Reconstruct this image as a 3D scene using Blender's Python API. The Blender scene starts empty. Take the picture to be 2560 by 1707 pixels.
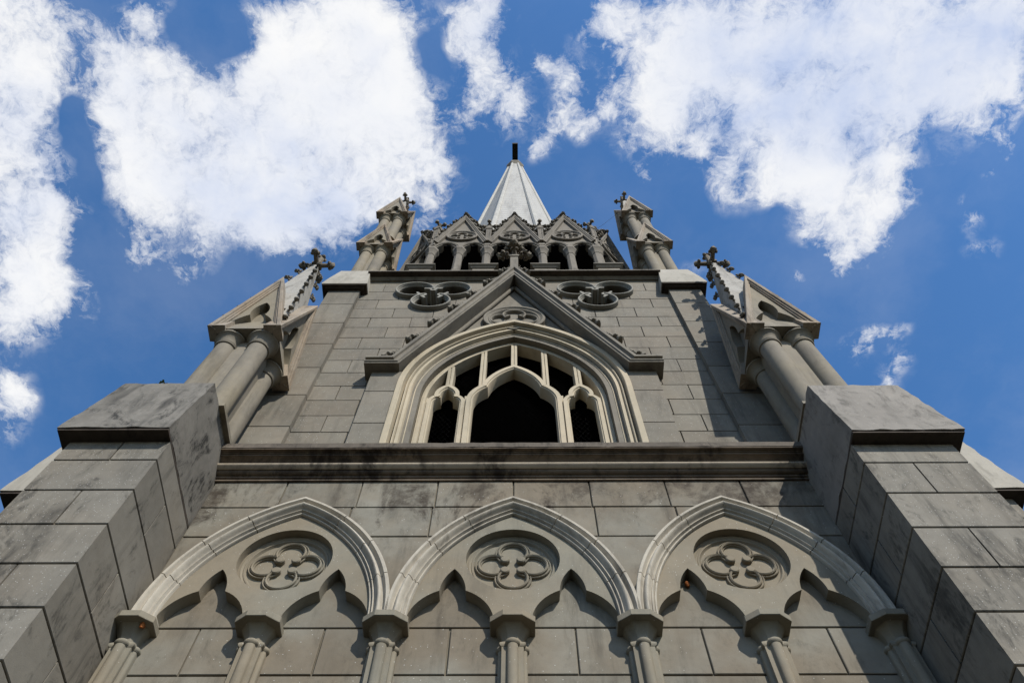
import bpy, bmesh, math, random
from math import sin, cos, pi, sqrt, radians, atan2, hypot
from mathutils import Vector, Matrix, noise
from mathutils.geometry import tessellate_polygon

random.seed(7)
S = bpy.context.scene
COL = S.collection

# ------------------------------------------------------------------ camera
cam_d = bpy.data.cameras.new("camera")
cam = bpy.data.objects.new("camera", cam_d)
COL.objects.link(cam)
S.camera = cam
cam_d.sensor_fit = 'HORIZONTAL'
cam_d.sensor_width = 36.0
cam_d.lens = 36.0 * 2024.4 / 2560
cam_d.clip_start = 0.05
cam_d.clip_end = 3000
TH, RO, YA = radians(66.795), radians(.522), radians(.822)
f_ = Vector((0, cos(TH), sin(TH))); u_ = Vector((0, -sin(TH), cos(TH))); r_ = Vector((1, 0, 0))
r_, u_ = r_ * cos(RO) + u_ * sin(RO), u_ * cos(RO) - r_ * sin(RO)
Rz = Matrix.Rotation(YA, 3, 'Z')
r_, u_, f_ = Rz @ r_, Rz @ u_, Rz @ f_
CAM = Vector((0.06, 0.0, 1.6))
cam.matrix_world = Matrix(((r_.x, u_.x, -f_.x, CAM.x), (r_.y, u_.y, -f_.y, CAM.y), (r_.z, u_.z, -f_.z, CAM.z), (0, 0, 0, 1)))

# ------------------------------------------------------------------ light
SUN_DIR = Vector((0.52, -1.0, 1.0)).normalized()          # towards the sun
SUN_EL = math.asin(SUN_DIR.z)
SUN_ROT = atan2(SUN_DIR.x, SUN_DIR.y)
sd = bpy.data.lights.new("sun", 'SUN')
sd.energy = 4.0
sd.angle = radians(0.53)
sd.color = (1.0, 0.95, 0.87)
so = bpy.data.objects.new("sun", sd)
COL.objects.link(so)
so.rotation_euler = SUN_DIR.to_track_quat('Z', 'Y').to_euler()
so.location = (30, -60, 60)

S.view_settings.view_transform = 'Standard'
S.view_settings.look = 'None'
S.view_settings.exposure = 0.45
S.view_settings.gamma = 1.0
S.view_settings.use_curve_mapping = False


# ------------------------------------------------------------------ node helper
class NT:
    def __init__(s, tree):
        s.t = tree

    def n(s, typ, ins=None, **kw):
        nd = s.t.nodes.new(typ)
        for k, v in kw.items():
            setattr(nd, k, v)
        for k, v in (ins or {}).items():
            if isinstance(v, bpy.types.NodeSocket):
                s.t.links.new(v, nd.inputs[k])
            else:
                nd.inputs[k].default_value = v
        return nd

    def m(s, op, a, b=None, c=None, clamp=False):
        ins = {0: a}
        if b is not None:
            ins[1] = b
        if c is not None:
            ins[2] = c
        return s.n('ShaderNodeMath', ins, operation=op, use_clamp=clamp).outputs[0]

    def vm(s, op, a, b=None, c=None, out=0):
        ins = {0: a}
        if b is not None:
            ins[1] = b
        if c is not None:
            ins[2] = c
        return s.n('ShaderNodeVectorMath', ins, operation=op).outputs[out]

    def noise(s, vec, scale, detail=3, rough=.55, dist=0., lac=2.0):
        return s.n('ShaderNodeTexNoise', {'Vector': vec, 'Scale': scale, 'Detail': detail, 'Roughness': rough, 'Distortion': dist, 'Lacunarity': lac}).outputs['Fac']

    def ss(s, v, lo, hi, a=0., b=1.):
        return s.n('ShaderNodeMapRange', {'Value': v, 'From Min': lo, 'From Max': hi, 'To Min': a, 'To Max': b}, interpolation_type='SMOOTHSTEP').outputs[0]

    def mix(s, f, a, b):
        nd = s.t.nodes.new('ShaderNodeMix')
        nd.data_type = 'RGBA'
        for i, v in ((0, f), (6, a), (7, b)):
            if isinstance(v, bpy.types.NodeSocket):
                s.t.links.new(v, nd.inputs[i])
            else:
                nd.inputs[i].default_value = v if i == 0 or len(v) == 4 else (*v, 1)
        return nd.outputs[2]


# ------------------------------------------------------------------ world: sky with clouds
W = bpy.data.worlds.new("World")
S.world = W
W.use_nodes = True
wt = W.node_tree
wt.nodes.clear()
w = NT(wt)
SKY_STRENGTH = 0.15
sky = w.n('ShaderNodeTexSky', sky_type='NISHITA', sun_disc=False, sun_elevation=SUN_EL, sun_rotation=SUN_ROT,
          altitude=800, air_density=1.0, dust_density=0.6, ozone_density=2.5)
geo = w.n('ShaderNodeTexCoord').outputs['Generated']
sep = w.n('ShaderNodeSeparateXYZ', {0: geo})
zc = w.m('MAXIMUM', sep.outputs[2], 0.08)
P = w.n('ShaderNodeCombineXYZ', {0: w.m('DIVIDE', sep.outputs[0], zc), 1: w.m('DIVIDE', sep.outputs[1], zc), 2: 0.0}).outputs[0]
# banks of cloud on the flat cloud layer: (x, y, radius, weight) in units of the layer's height
BLOBS = [
    (-0.592, 0.040, 0.0745, 1.00), (-0.573, 0.088, 0.0460, 0.80), (-0.607, 0.164, 0.0509, 1.00), (-0.640, 0.228, 0.0557, 1.00), (-0.611, 0.290, 0.0518, 1.00),
    (-0.652, 0.367, 0.0542, 1.00), (-0.606, 0.367, 0.0361, 0.80), (-0.524, 0.031, 0.0270, 0.70), (-0.586, 0.256, 0.0395, 0.70), (-0.585, 0.325, 0.0293, 0.74),
    (-0.680, 0.410, 0.0309, 0.70), (-0.467, 0.074, 0.0353, 0.80), (-0.436, 0.099, 0.0408, 0.90), (-0.489, 0.128, 0.0287, 0.70), (-0.452, 0.159, 0.0530, 1.00),
    (-0.389, 0.129, 0.0467, 1.00), (-0.476, 0.202, 0.0326, 0.70), (-0.406, 0.202, 0.0597, 1.00), (-0.331, 0.165, 0.0635, 1.00), (-0.341, 0.240, 0.0498, 0.95),
    (-0.252, 0.075, 0.0475, 1.00), (-0.284, 0.124, 0.0464, 1.00), (-0.301, 0.094, 0.0279, 0.70), (-0.207, 0.032, 0.0535, 1.00), (-0.153, 0.038, 0.0438, 1.00),
    (-0.263, 0.032, 0.0292, 0.90), (-0.199, 0.110, 0.0663, 1.00), (-0.136, 0.095, 0.0454, 1.00), (-0.206, 0.187, 0.0641, 1.00), (-0.135, 0.161, 0.0473, 1.00),
    (-0.271, 0.246, 0.0499, 1.00), (-0.188, 0.236, 0.0412, 0.90), (-0.099, 0.196, 0.0246, 0.69), (-0.303, 0.286, 0.0312, 0.70), (-0.236, 0.280, 0.0292, 0.52),
    (-0.155, 0.225, 0.0300, 0.70), (-0.428, 0.027, 0.0244, 0.69), (-0.391, 0.017, 0.0223, 0.39), (-0.448, 0.257, 0.0337, 0.74), (-0.489, 0.240, 0.0288, 0.34),
    (-0.290, 0.013, 0.0222, 0.52), (-0.033, 0.086, 0.0259, 0.69), (-0.013, 0.108, 0.0263, 0.69), (0.006, 0.121, 0.0177, 0.56), (-0.048, 0.067, 0.0199, 0.52),
    (-0.044, 0.116, 0.0205, 0.43), (-0.052, 0.029, 0.0290, 0.76), (-0.022, 0.015, 0.0248, 0.52), (-0.047, 0.052, 0.0226, 0.43), (0.026, 0.074, 0.0160, 0.56),
    (0.046, 0.079, 0.0172, 0.62), (0.060, 0.096, 0.0127, 0.53), (0.063, 0.130, 0.0225, 0.69), (0.042, 0.149, 0.0168, 0.53), (0.102, 0.117, 0.0153, 0.58),
    (0.092, 0.137, 0.0131, 0.52), (0.115, 0.127, 0.0118, 0.43), (0.029, 0.172, 0.0182, 0.43), (0.075, 0.101, 0.0174, 0.34), (-0.101, 0.247, 0.0254, 0.43),
    (-0.111, 0.231, 0.0157, 0.43), (0.027, 0.175, 0.0158, 0.39), (-0.055, 0.131, 0.0237, 0.34), (0.103, 0.030, 0.0363, 1.00), (0.156, 0.068, 0.0495, 1.00),
    (0.209, 0.035, 0.0534, 1.00), (0.180, 0.127, 0.0308, 0.90), (0.155, 0.152, 0.0240, 0.52), (0.235, 0.102, 0.0481, 1.00), (0.225, 0.168, 0.0263, 0.79),
    (0.302, 0.064, 0.0643, 1.00), (0.290, 0.138, 0.0414, 0.90), (0.360, 0.045, 0.0685, 1.00), (0.346, 0.123, 0.0513, 1.00), (0.425, 0.103, 0.0661, 1.00),
    (0.443, 0.032, 0.0584, 1.00), (0.478, 0.114, 0.0384, 0.90), (0.519, 0.037, 0.0440, 0.85), (0.564, 0.019, 0.0436, 0.95), (0.554, 0.061, 0.0348, 0.75),
    (0.591, 0.090, 0.0253, 0.74), (0.538, 0.104, 0.0281, 0.69), (0.519, 0.084, 0.0302, 0.74), (0.418, 0.217, 0.0462, 1.20), (0.421, 0.272, 0.0337, 1.05),
    (0.370, 0.185, 0.0320, 1.00), (0.461, 0.190, 0.0295, 1.00), (0.382, 0.233, 0.0329, 1.00), (0.468, 0.228, 0.0247, 0.90), (0.455, 0.278, 0.0282, 0.90),
    (0.328, 0.190, 0.0267, 0.70), (0.310, 0.216, 0.0281, 0.56), (0.275, 0.190, 0.0276, 0.47), (0.257, 0.227, 0.0251, 0.43), (0.275, 0.244, 0.0222, 0.43),
    (0.552, 0.119, 0.0266, 0.52), (0.571, 0.089, 0.0253, 0.69), (0.596, 0.155, 0.0182, 0.43), (0.591, 0.202, 0.0187, 0.39), (0.526, 0.170, 0.0244, 0.43),
    (0.535, 0.139, 0.0240, 0.47), (0.565, 0.155, 0.0182, 0.43), (0.593, 0.119, 0.0208, 0.43), (0.597, 0.181, 0.0160, 0.39), (0.244, 0.205, 0.0248, 0.43),
    (0.327, 0.227, 0.0220, 0.43), (0.199, 0.173, 0.0243, 0.43), (0.135, 0.168, 0.0212, 0.43), (-0.493, 0.291, 0.0264, 0.39), (-0.470, 0.314, 0.0233, 0.36),
    (-0.434, 0.338, 0.0203, 0.36), (-0.113, 0.270, 0.0193, 0.36), (0.082, 0.152, 0.0132, 0.43), (-0.008, 0.146, 0.0179, 0.36), (-0.310, 0.009, 0.0166, 0.43),
    (0.416, 0.310, 0.0198, 0.56), (0.372, 0.278, 0.0194, 0.39), (0.137, 0.210, 0.0161, 0.53), (0.156, 0.202, 0.0124, 0.52), (0.454, 0.447, 0.0214, 0.53),
    (0.475, 0.428, 0.0198, 0.53), (0.508, 0.422, 0.0183, 0.56), (0.527, 0.460, 0.0173, 0.52), (0.514, 0.487, 0.0175, 0.47), (0.358, 0.334, 0.0120, 0.60),
    (0.578, 0.265, 0.0168, 0.50), (0.582, 0.305, 0.0145, 0.43), (0.603, 0.313, 0.0133, 0.43), (0.558, 0.245, 0.0115, 0.39), (-0.701, 0.495, 0.0335, 0.65),
    (-0.696, 0.522, 0.0264, 0.52), (-0.723, 0.556, 0.0308, 0.52), (-0.415, 0.326, 0.0235, 0.36), (-0.396, 0.308, 0.0199, 0.36), (-0.497, 0.308, 0.0266, 0.34),
    (0.231, 0.341, 0.0201, 0.26), (-0.355, 0.041, 0.0368, -0.90), (-0.322, 0.023, 0.0291, -0.70), (-0.521, 0.123, 0.0208, -0.80), (-0.536, 0.154, 0.0239, -0.80),
    (-0.541, 0.290, 0.0344, -0.60), (-0.533, 0.212, 0.0192, -0.50), (0.248, 0.137, 0.0181, -0.35), (0.335, 0.244, 0.0165, -0.40), (-0.094, 0.066, 0.0248, -0.60),
    (-0.487, 0.093, 0.0102, -0.40), (0.352, 0.026, 0.0193, -0.20), (0.523, 0.154, 0.0315, -0.50), (0.219, 0.221, 0.0326, -0.40),
]
warp = w.n('ShaderNodeTexNoise', {'Vector': P, 'Scale': 7.0, 'Detail': 4.0, 'Roughness': .6}).outputs['Color']
Pw = w.vm('MULTIPLY_ADD', w.vm('SUBTRACT', warp, (.5, .5, .5)), (.075, .075, 0), P)
acc = None
for (bx, by, br, bw) in BLOBS:
    q = w.vm('MULTIPLY_ADD', Pw, (1 / br, 1 / br, 0), (-bx / br, -by / br, 0))
    d2 = w.vm('DOT_PRODUCT', q, q, out=1)
    e = w.m('POWER', 0.36788, d2)
    acc = w.m('MULTIPLY_ADD', e, bw, acc if acc is not None else 0.0)
# elsewhere in the sky: scattered cumulus of the same kind
far = w.ss(w.vm('LENGTH', w.vm('SUBTRACT', P, (0, .3, 0)), out=1), .85, 1.3)
broad = w.ss(w.noise(P, 1.1, 3), .45, .62, 0, 1.1)
acc = w.m('ADD', acc, w.m('MULTIPLY', far, broad))
wv = w.n('ShaderNodeTexNoise', {'Vector': P, 'Scale': 14.0, 'Detail': 6.0, 'Roughness': .62}).outputs['Color']
Pf = w.vm('MULTIPLY_ADD', w.vm('SUBTRACT', wv, (.5, .5, .5)), (.055, .055, 0), P)
n1 = w.noise(Pf, 6.5, 12, .66)
n2 = w.noise(Pf, 30.0, 8, .70)
n3 = w.noise(Pf, 95.0, 6, .7)
fb = w.m('ADD', w.m('MULTIPLY', w.m('SUBTRACT', n1, .5), 2.4), w.m('MULTIPLY', w.m('SUBTRACT', n2, .5), 1.8))
fb = w.m('MULTIPLY_ADD', w.m('SUBTRACT', n3, .5), .75, fb)
fb = w.m('MULTIPLY', fb, w.ss(acc, -.05, .5, .25, 1.0))
dens = w.m('ADD', w.m('MINIMUM', w.m('MULTIPLY', acc, .80), 1.18), fb)
depth = w.m('MAXIMUM', w.m('SUBTRACT', dens, .24), 0.0)
alpha = w.m('SUBTRACT', 1.0, w.m('POWER', 0.36788, w.m('MULTIPLY', w.m('POWER', depth, 1.7), 3.6)))
thin = w.m('MULTIPLY', w.m('MULTIPLY', w.ss(w.m('ADD', n1, w.m('MULTIPLY', n2, .6)), .74, 1.02), w.ss(acc, .02, .40)), .5)
veil = w.m('MULTIPLY', w.ss(w.noise(Pf, 2.4, 8, .6), .42, .68), .08)
alpha = w.m('MAXIMUM', alpha, w.m('MAXIMUM', thin, veil))
# thick parts of the banks let less light through and look pale grey-blue from below: (x, y, radius, weight)
SHADE = [
    (-0.339, 0.224, 0.0712, 0.80), (-0.264, 0.181, 0.0587, 0.60), (-0.233, 0.247, 0.0554, 0.70), (-0.400, 0.165, 0.0424, 0.45), (-0.187, 0.085, 0.0452, 0.35),
    (-0.355, 0.114, 0.0308, 0.35), (-0.457, 0.098, 0.0358, 0.40), (0.307, 0.108, 0.0711, 0.80), (0.393, 0.093, 0.0757, 0.75), (0.490, 0.070, 0.0648, 0.85),
    (0.556, 0.046, 0.0542, 0.80), (0.234, 0.035, 0.0437, 0.60), (0.357, 0.027, 0.0484, 0.50), (0.273, 0.168, 0.0422, 0.55), (0.422, 0.146, 0.0365, 0.60),
    (-0.589, 0.133, 0.0420, 0.60), (-0.626, 0.239, 0.0392, 0.35), (-0.573, 0.201, 0.0273, 0.40), (-0.042, 0.033, 0.0291, 0.40), (0.216, 0.127, 0.0308, 0.40),
]
sh = None
for (bx, by, br, bw) in SHADE:
    q = w.vm('MULTIPLY_ADD', Pw, (1 / br, 1 / br, 0), (-bx / br, -by / br, 0))
    e = w.m('POWER', 0.36788, w.vm('DOT_PRODUCT', q, q, out=1))
    sh = w.m('MULTIPLY_ADD', e, bw, sh if sh is not None else 0.0)
sh = w.m('MINIMUM', sh, 1.0)
rel = w.m('SUBTRACT', w.noise(Pw, 8.0, 5, .55), w.noise(w.vm('ADD', Pw, (.015, -.03, 0)), 8.0, 5, .55))
bil = w.m('ADD', w.m('MULTIPLY', rel, 1.6), w.m('MULTIPLY', w.m('SUBTRACT', w.noise(Pw, 3.6, 5, .6), .5), 1.5))
lit = w.m('ADD', w.m('MULTIPLY_ADD', sh, -.66, .90), w.m('MULTIPLY', bil, w.m('MULTIPLY_ADD', sh, .75, .35)), clamp=True)
ccol = w.mix(lit, (.56, .655, .88), (1.0, 1.0, 1.0))
hs = w.n('ShaderNodeHueSaturation', {'Hue': .5, 'Saturation': 1.22, 'Value': 1.0, 'Color': sky.outputs[0]})
bg1 = w.n('ShaderNodeBackground', {'Color': hs.outputs[0], 'Strength': SKY_STRENGTH})
bg2 = w.n('ShaderNodeBackground', {'Color': ccol, 'Strength': 0.715})
mx = w.n('ShaderNodeMixShader', {0: alpha})
wt.links.new(bg1.outputs[0], mx.inputs[1])
wt.links.new(bg2.outputs[0], mx.inputs[2])
out = w.n('ShaderNodeOutputWorld')
wt.links.new(mx.outputs[0], out.inputs[0])
W.cycles.sampling_method = 'MANUAL'
W.cycles.sample_map_resolution = 512


# ------------------------------------------------------------------ materials
def stone(name, col, dark=(.035, .032, .026), stain=0., streak=0., speck=0., bump=.25, island=.09, rough=.85, patch=.13, warm=None, grain=.10, drip=0., streak_scale=(3.2, 3.2, .35), thr=(.46, .68)):
    mt = bpy.data.materials.new(name)
    mt.use_nodes = True
    t = mt.node_tree
    t.nodes.clear()
    k = NT(t)
    g = k.n('ShaderNodeNewGeometry')
    pos = g.outputs['Position']
    isl = g.outputs['Random Per Island']
    c = k.mix(0.0, col, col)
    # broad mottling
    big = k.noise(pos, .9, 4, .6)
    v = k.m('MULTIPLY_ADD', k.m('SUBTRACT', big, .5), 2 * patch * 2, 1.0)
    med = k.noise(pos, 6.5, 5, .65)
    v = k.m('MULTIPLY', v, k.m('MULTIPLY_ADD', k.m('SUBTRACT', med, .5), 1.6 * patch * 2, 1.0))
    fine = k.noise(pos, 85., 3, .7)
    v = k.m('MULTIPLY', v, k.m('MULTIPLY_ADD', k.m('SUBTRACT', fine, .5), grain * 2, 1.0))
    if island:
        v = k.m('MULTIPLY', v, k.m('MULTIPLY_ADD', isl, 2 * island, 1 - island))
    if warm:
        wv = k.ss(k.noise(k.vm('ADD', pos, (31, 7, 3)), .55, 4, .6), .38, .66)
        c = k.mix(wv, c, warm)
    c = k.mix(1.0, c, c)
    vv = k.n('ShaderNodeCombineColor', {0: v, 1: v, 2: v}).outputs[0]
    mm = t.nodes.new('ShaderNodeMix'); mm.data_type = 'RGBA'; mm.blend_type = 'MULTIPLY'
    mm.inputs[0].default_value = 1.0
    t.links.new(c, mm.inputs[6]); t.links.new(vv, mm.inputs[7])
    c = mm.outputs[2]
    if streak:
        ps = k.vm('MULTIPLY', pos, streak_scale)
        sm = k.m('MULTIPLY', k.ss(k.noise(ps, 1.0, 6, .68, .3), thr[0], thr[1]), k.ss(k.noise(pos, .55, 3), .40, .58))
        c = k.mix(k.m('MULTIPLY', sm, streak, clamp=True), c, dark)
    if stain:
        sm = k.ss(k.noise(k.vm('MULTIPLY', k.vm('ADD', pos, (5, 3, 9)), (1, 1, .6)), 2.4, 8, .72, .7), .49, .63)
        sm = k.m('MULTIPLY', sm, k.ss(k.noise(k.vm('MULTIPLY', k.vm('ADD', pos, (1, 13, 4)), (1.6, 1.6, .5)), 9., 7, .75), .36, .60))
        c = k.mix(k.m('MULTIPLY', sm, stain, clamp=True), c, dark)
    if drip:
        zz = k.n('ShaderNodeSeparateXYZ', {0: pos}).outputs[2]
        dn = k.noise(k.vm('MULTIPLY', k.vm('ADD', pos, (2.3, 0, 0)), (1.15, 1, .55)), 1.0, 7, .7, .5)
        lim = k.m('MULTIPLY_ADD', k.m('SUBTRACT', dn, .52), -7.0, 11.68)
        dm = k.m('MULTIPLY', k.ss(k.m('SUBTRACT', zz, lim), -.25, .45, 0., 1.), k.ss(k.noise(pos, 5., 6, .7), .22, .62))
        dm = k.m('MULTIPLY', dm, k.ss(dn, .40, .62))
        c = k.mix(k.m('MULTIPLY', dm, drip, clamp=True), c, (.026, .018, .011))
    rg = rough
    if speck:
        vo = k.n('ShaderNodeTexVoronoi', {'Vector': pos, 'Scale': 37.3}, feature='F1')
        sp = k.m('LESS_THAN', vo.outputs['Distance'], k.m('MULTIPLY', k.n('ShaderNodeSeparateColor', {0: vo.outputs['Color']}).outputs[1], .26))
        rnd = k.n('ShaderNodeSeparateColor', {0: vo.outputs['Color']}).outputs[0]
        sp = k.m('MULTIPLY', sp, k.m('GREATER_THAN', rnd, 1 - speck * 1.8))
        c = k.mix(k.m('MULTIPLY', sp, .45), c, (.6, .6, .57))
    bp = k.m('ADD', k.m('MULTIPLY', fine, .5), k.m('MULTIPLY', med, 1.0))
    b = k.n('ShaderNodeBump', {'Height': bp, 'Strength': bump, 'Distance': .012})
    bs = k.n('ShaderNodeBsdfPrincipled', {'Base Color': c, 'Roughness': rg, 'Normal': b.outputs[0], 'Specular IOR Level': .25})
    o = k.n('ShaderNodeOutputMaterial', {0: bs.outputs[0]})
    return mt


GREY = (0.153, 0.140, 0.112)
M = {
    'ashlar': stone('ashlar_stone', GREY, speck=.10, streak=.45, warm=(0.162, 0.140, 0.107), island=.10),
    'stained': stone('stained_ashlar', (0.177, 0.167, 0.135), dark=(.022, .018, .013), speck=.10, streak=.5, stain=.3, drip=.95, warm=(0.145, 0.121, 0.087), island=.09, patch=.12),
    'butt': stone('buttress_ashlar', (0.166, 0.153, 0.126), dark=(.03, .028, .023), speck=.16, streak=.75, stain=.7, warm=(0.169, 0.149, 0.117), island=.10),
    'cap': stone('weathered_cap', (0.144, 0.133, 0.113), dark=(.018, .017, .014), stain=1.0, streak=.8, speck=.03, island=0, patch=.22),
    'capclean': stone('cleaner_cap', (0.194, 0.178, 0.154), dark=(.04, .037, .03), stain=.6, streak=.35, speck=.06, island=0, patch=.14),
    'palecap': stone('pale_cap', (0.299, 0.278, 0.232), dark=(.13, .12, .095), stain=.45, streak=.45, island=0, patch=.08),
    'mortar': stone('mortar', (0.141, 0.121, 0.086), island=0),
    'carved': stone('carved_stone', (0.183, 0.170, 0.132), dark=(.05, .045, .035), streak=.35, warm=(0.186, 0.157, 0.111), speck=.04, island=0, patch=.10),
    'hood': stone('hood_mould_stone', (0.363, 0.329, 0.267), dark=(.05, .04, .028), streak=.45, stain=.3, island=.06, patch=.14, streak_scale=(5, 5, .8)),
    'lime': stone('window_limestone', (0.352, 0.305, 0.219), dark=(.12, .10, .065), streak=.45, island=.04, patch=.08, warm=(0.399, 0.335, 0.237)),
    'course': stone('sooty_cornice', (.120, .092, .064), dark=(.022, .015, .010), stain=.6, streak=1.0, island=0, patch=.25, streak_scale=(2.6, 2.6, .2), thr=(.40, .60)),
    'ledge': stone('lichen_ledge', (0.099, 0.082, 0.063), dark=(.03, .025, .018), stain=.9, streak=.5, island=0, patch=.3),
    'gablegrey': stone('gable_stone', (0.156, 0.140, 0.111), dark=(.04, .036, .03), streak=.6, stain=.3, island=0, patch=.12),
    'leaf': stone('leaf_stone', (0.142, 0.128, 0.103), dark=(.018, .016, .012), stain=.9, island=.05, patch=.25),
    'darkleaf': stone('blackened_stone', (0.129, 0.110, 0.082), dark=(.02, .017, .012), stain=.75, island=.05, patch=.3),
    'pinn': stone('pinnacle_stone', (0.181, 0.161, 0.126), dark=(.05, .045, .035), streak=.45, stain=.2, island=.05, patch=.10, warm=(0.194, 0.167, 0.117)),
    'pinnpale': stone('pinnacle_pale', (0.291, 0.277, 0.246), dark=(.06, .052, .04), streak=.6, stain=.45, island=0, patch=.10),
    'rake': stone('rake_stone', (0.247, 0.212, 0.167), dark=(.045, .034, .024), streak=.7, stain=.4, island=0, patch=.12, warm=(0.252, 0.197, 0.138)),
    'foil': stone('trefoil_stone', (0.193, 0.185, 0.157), dark=(.05, .045, .038), streak=.3, island=0, patch=.08),
    'roll': stone('streaked_roll', (0.303, 0.254, 0.190), dark=(.016, .012, .009), streak=.9, stain=.35, island=0, patch=.15, streak_scale=(2.6, 2.6, .2), thr=(.47, .66)),  # sunlight on the roll is put into its pale base colour; streaks are soot
    'darkslab': stone('dark_slab_stone', (0.053, 0.041, 0.031), dark=(.012, .009, .006), stain=.8, island=0, patch=.3),  # even dark stone for the slabs under the caps and the upper cornice
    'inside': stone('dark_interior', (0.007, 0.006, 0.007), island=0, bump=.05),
    'gallery': stone('gallery_stone', (0.153, 0.136, 0.109), dark=(.035, .031, .025), streak=.6, stain=.35, island=0, patch=.12),
}


def simple(name, col, rough=.6, metal=0., ns=8., amp=.15):
    mt = bpy.data.materials.new(name)
    mt.use_nodes = True
    t = mt.node_tree
    t.nodes.clear()
    k = NT(t)
    pos = k.n('ShaderNodeNewGeometry').outputs['Position']
    nz = k.noise(pos, ns, 5, .6)
    a = tuple(x * (1 - amp) for x in col)
    b = tuple(min(1, x * (1 + amp)) for x in col)
    c = k.mix(k.ss(nz, .3, .7), a, b)
    bs = k.n('ShaderNodeBsdfPrincipled', {'Base Color': c, 'Roughness': rough, 'Metallic': metal, 'Specular IOR Level': .15})
    k.n('ShaderNodeOutputMaterial', {0: bs.outputs[0]})
    return mt


def spire_mat():
    mt = bpy.data.materials.new('painted_spire_courses')
    mt.use_nodes = True
    t = mt.node_tree
    t.nodes.clear()
    k = NT(t)
    pos = k.n('ShaderNodeNewGeometry').outputs['Position']
    z = k.n('ShaderNodeSeparateXYZ', {0: pos}).outputs[2]
    ph = k.m('FRACT', k.m('MULTIPLY', z, 1 / .62))
    line = k.m('SUBTRACT', 1.0, k.ss(ph, .05, .38))
    nz = k.noise(k.vm('MULTIPLY', pos, (2.5, 2.5, .25)), 1.0, 6, .65)
    c = k.mix(k.ss(nz, .42, .75), (.345, .335, .30), (.19, .182, .16))
    c = k.mix(k.m('MULTIPLY', line, .75), c, (.24, .235, .215))
    b = k.n('ShaderNodeBump', {'Height': ph, 'Strength': .6, 'Distance': .06})
    bs = k.n('ShaderNodeBsdfPrincipled', {'Base Color': c, 'Roughness': .6, 'Normal': b.outputs[0]})
    k.n('ShaderNodeOutputMaterial', {0: bs.outputs[0]})
    return mt


M['spire'] = spire_mat()
M['spirerib'] = simple('painted_spire_rib', (.37, .36, .325), .6, 0, 3, .12)
M['black'] = simple('blackened_metal', (.022, .019, .014), .7, 0, 4, .3)
M['wire'] = simple('dull_wire', (.004, .004, .004), .8, 0)
M['weed'] = simple('weed_green', (.06, .085, .025), .8, 0, 12, .35)
M['mud'] = simple('orange_mud', (.30, .10, .03), .9, 0, 25, .4)
M['ground'] = simple('worn_paving', (.032, .031, .024), .9, 0, .8, .3)


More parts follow.
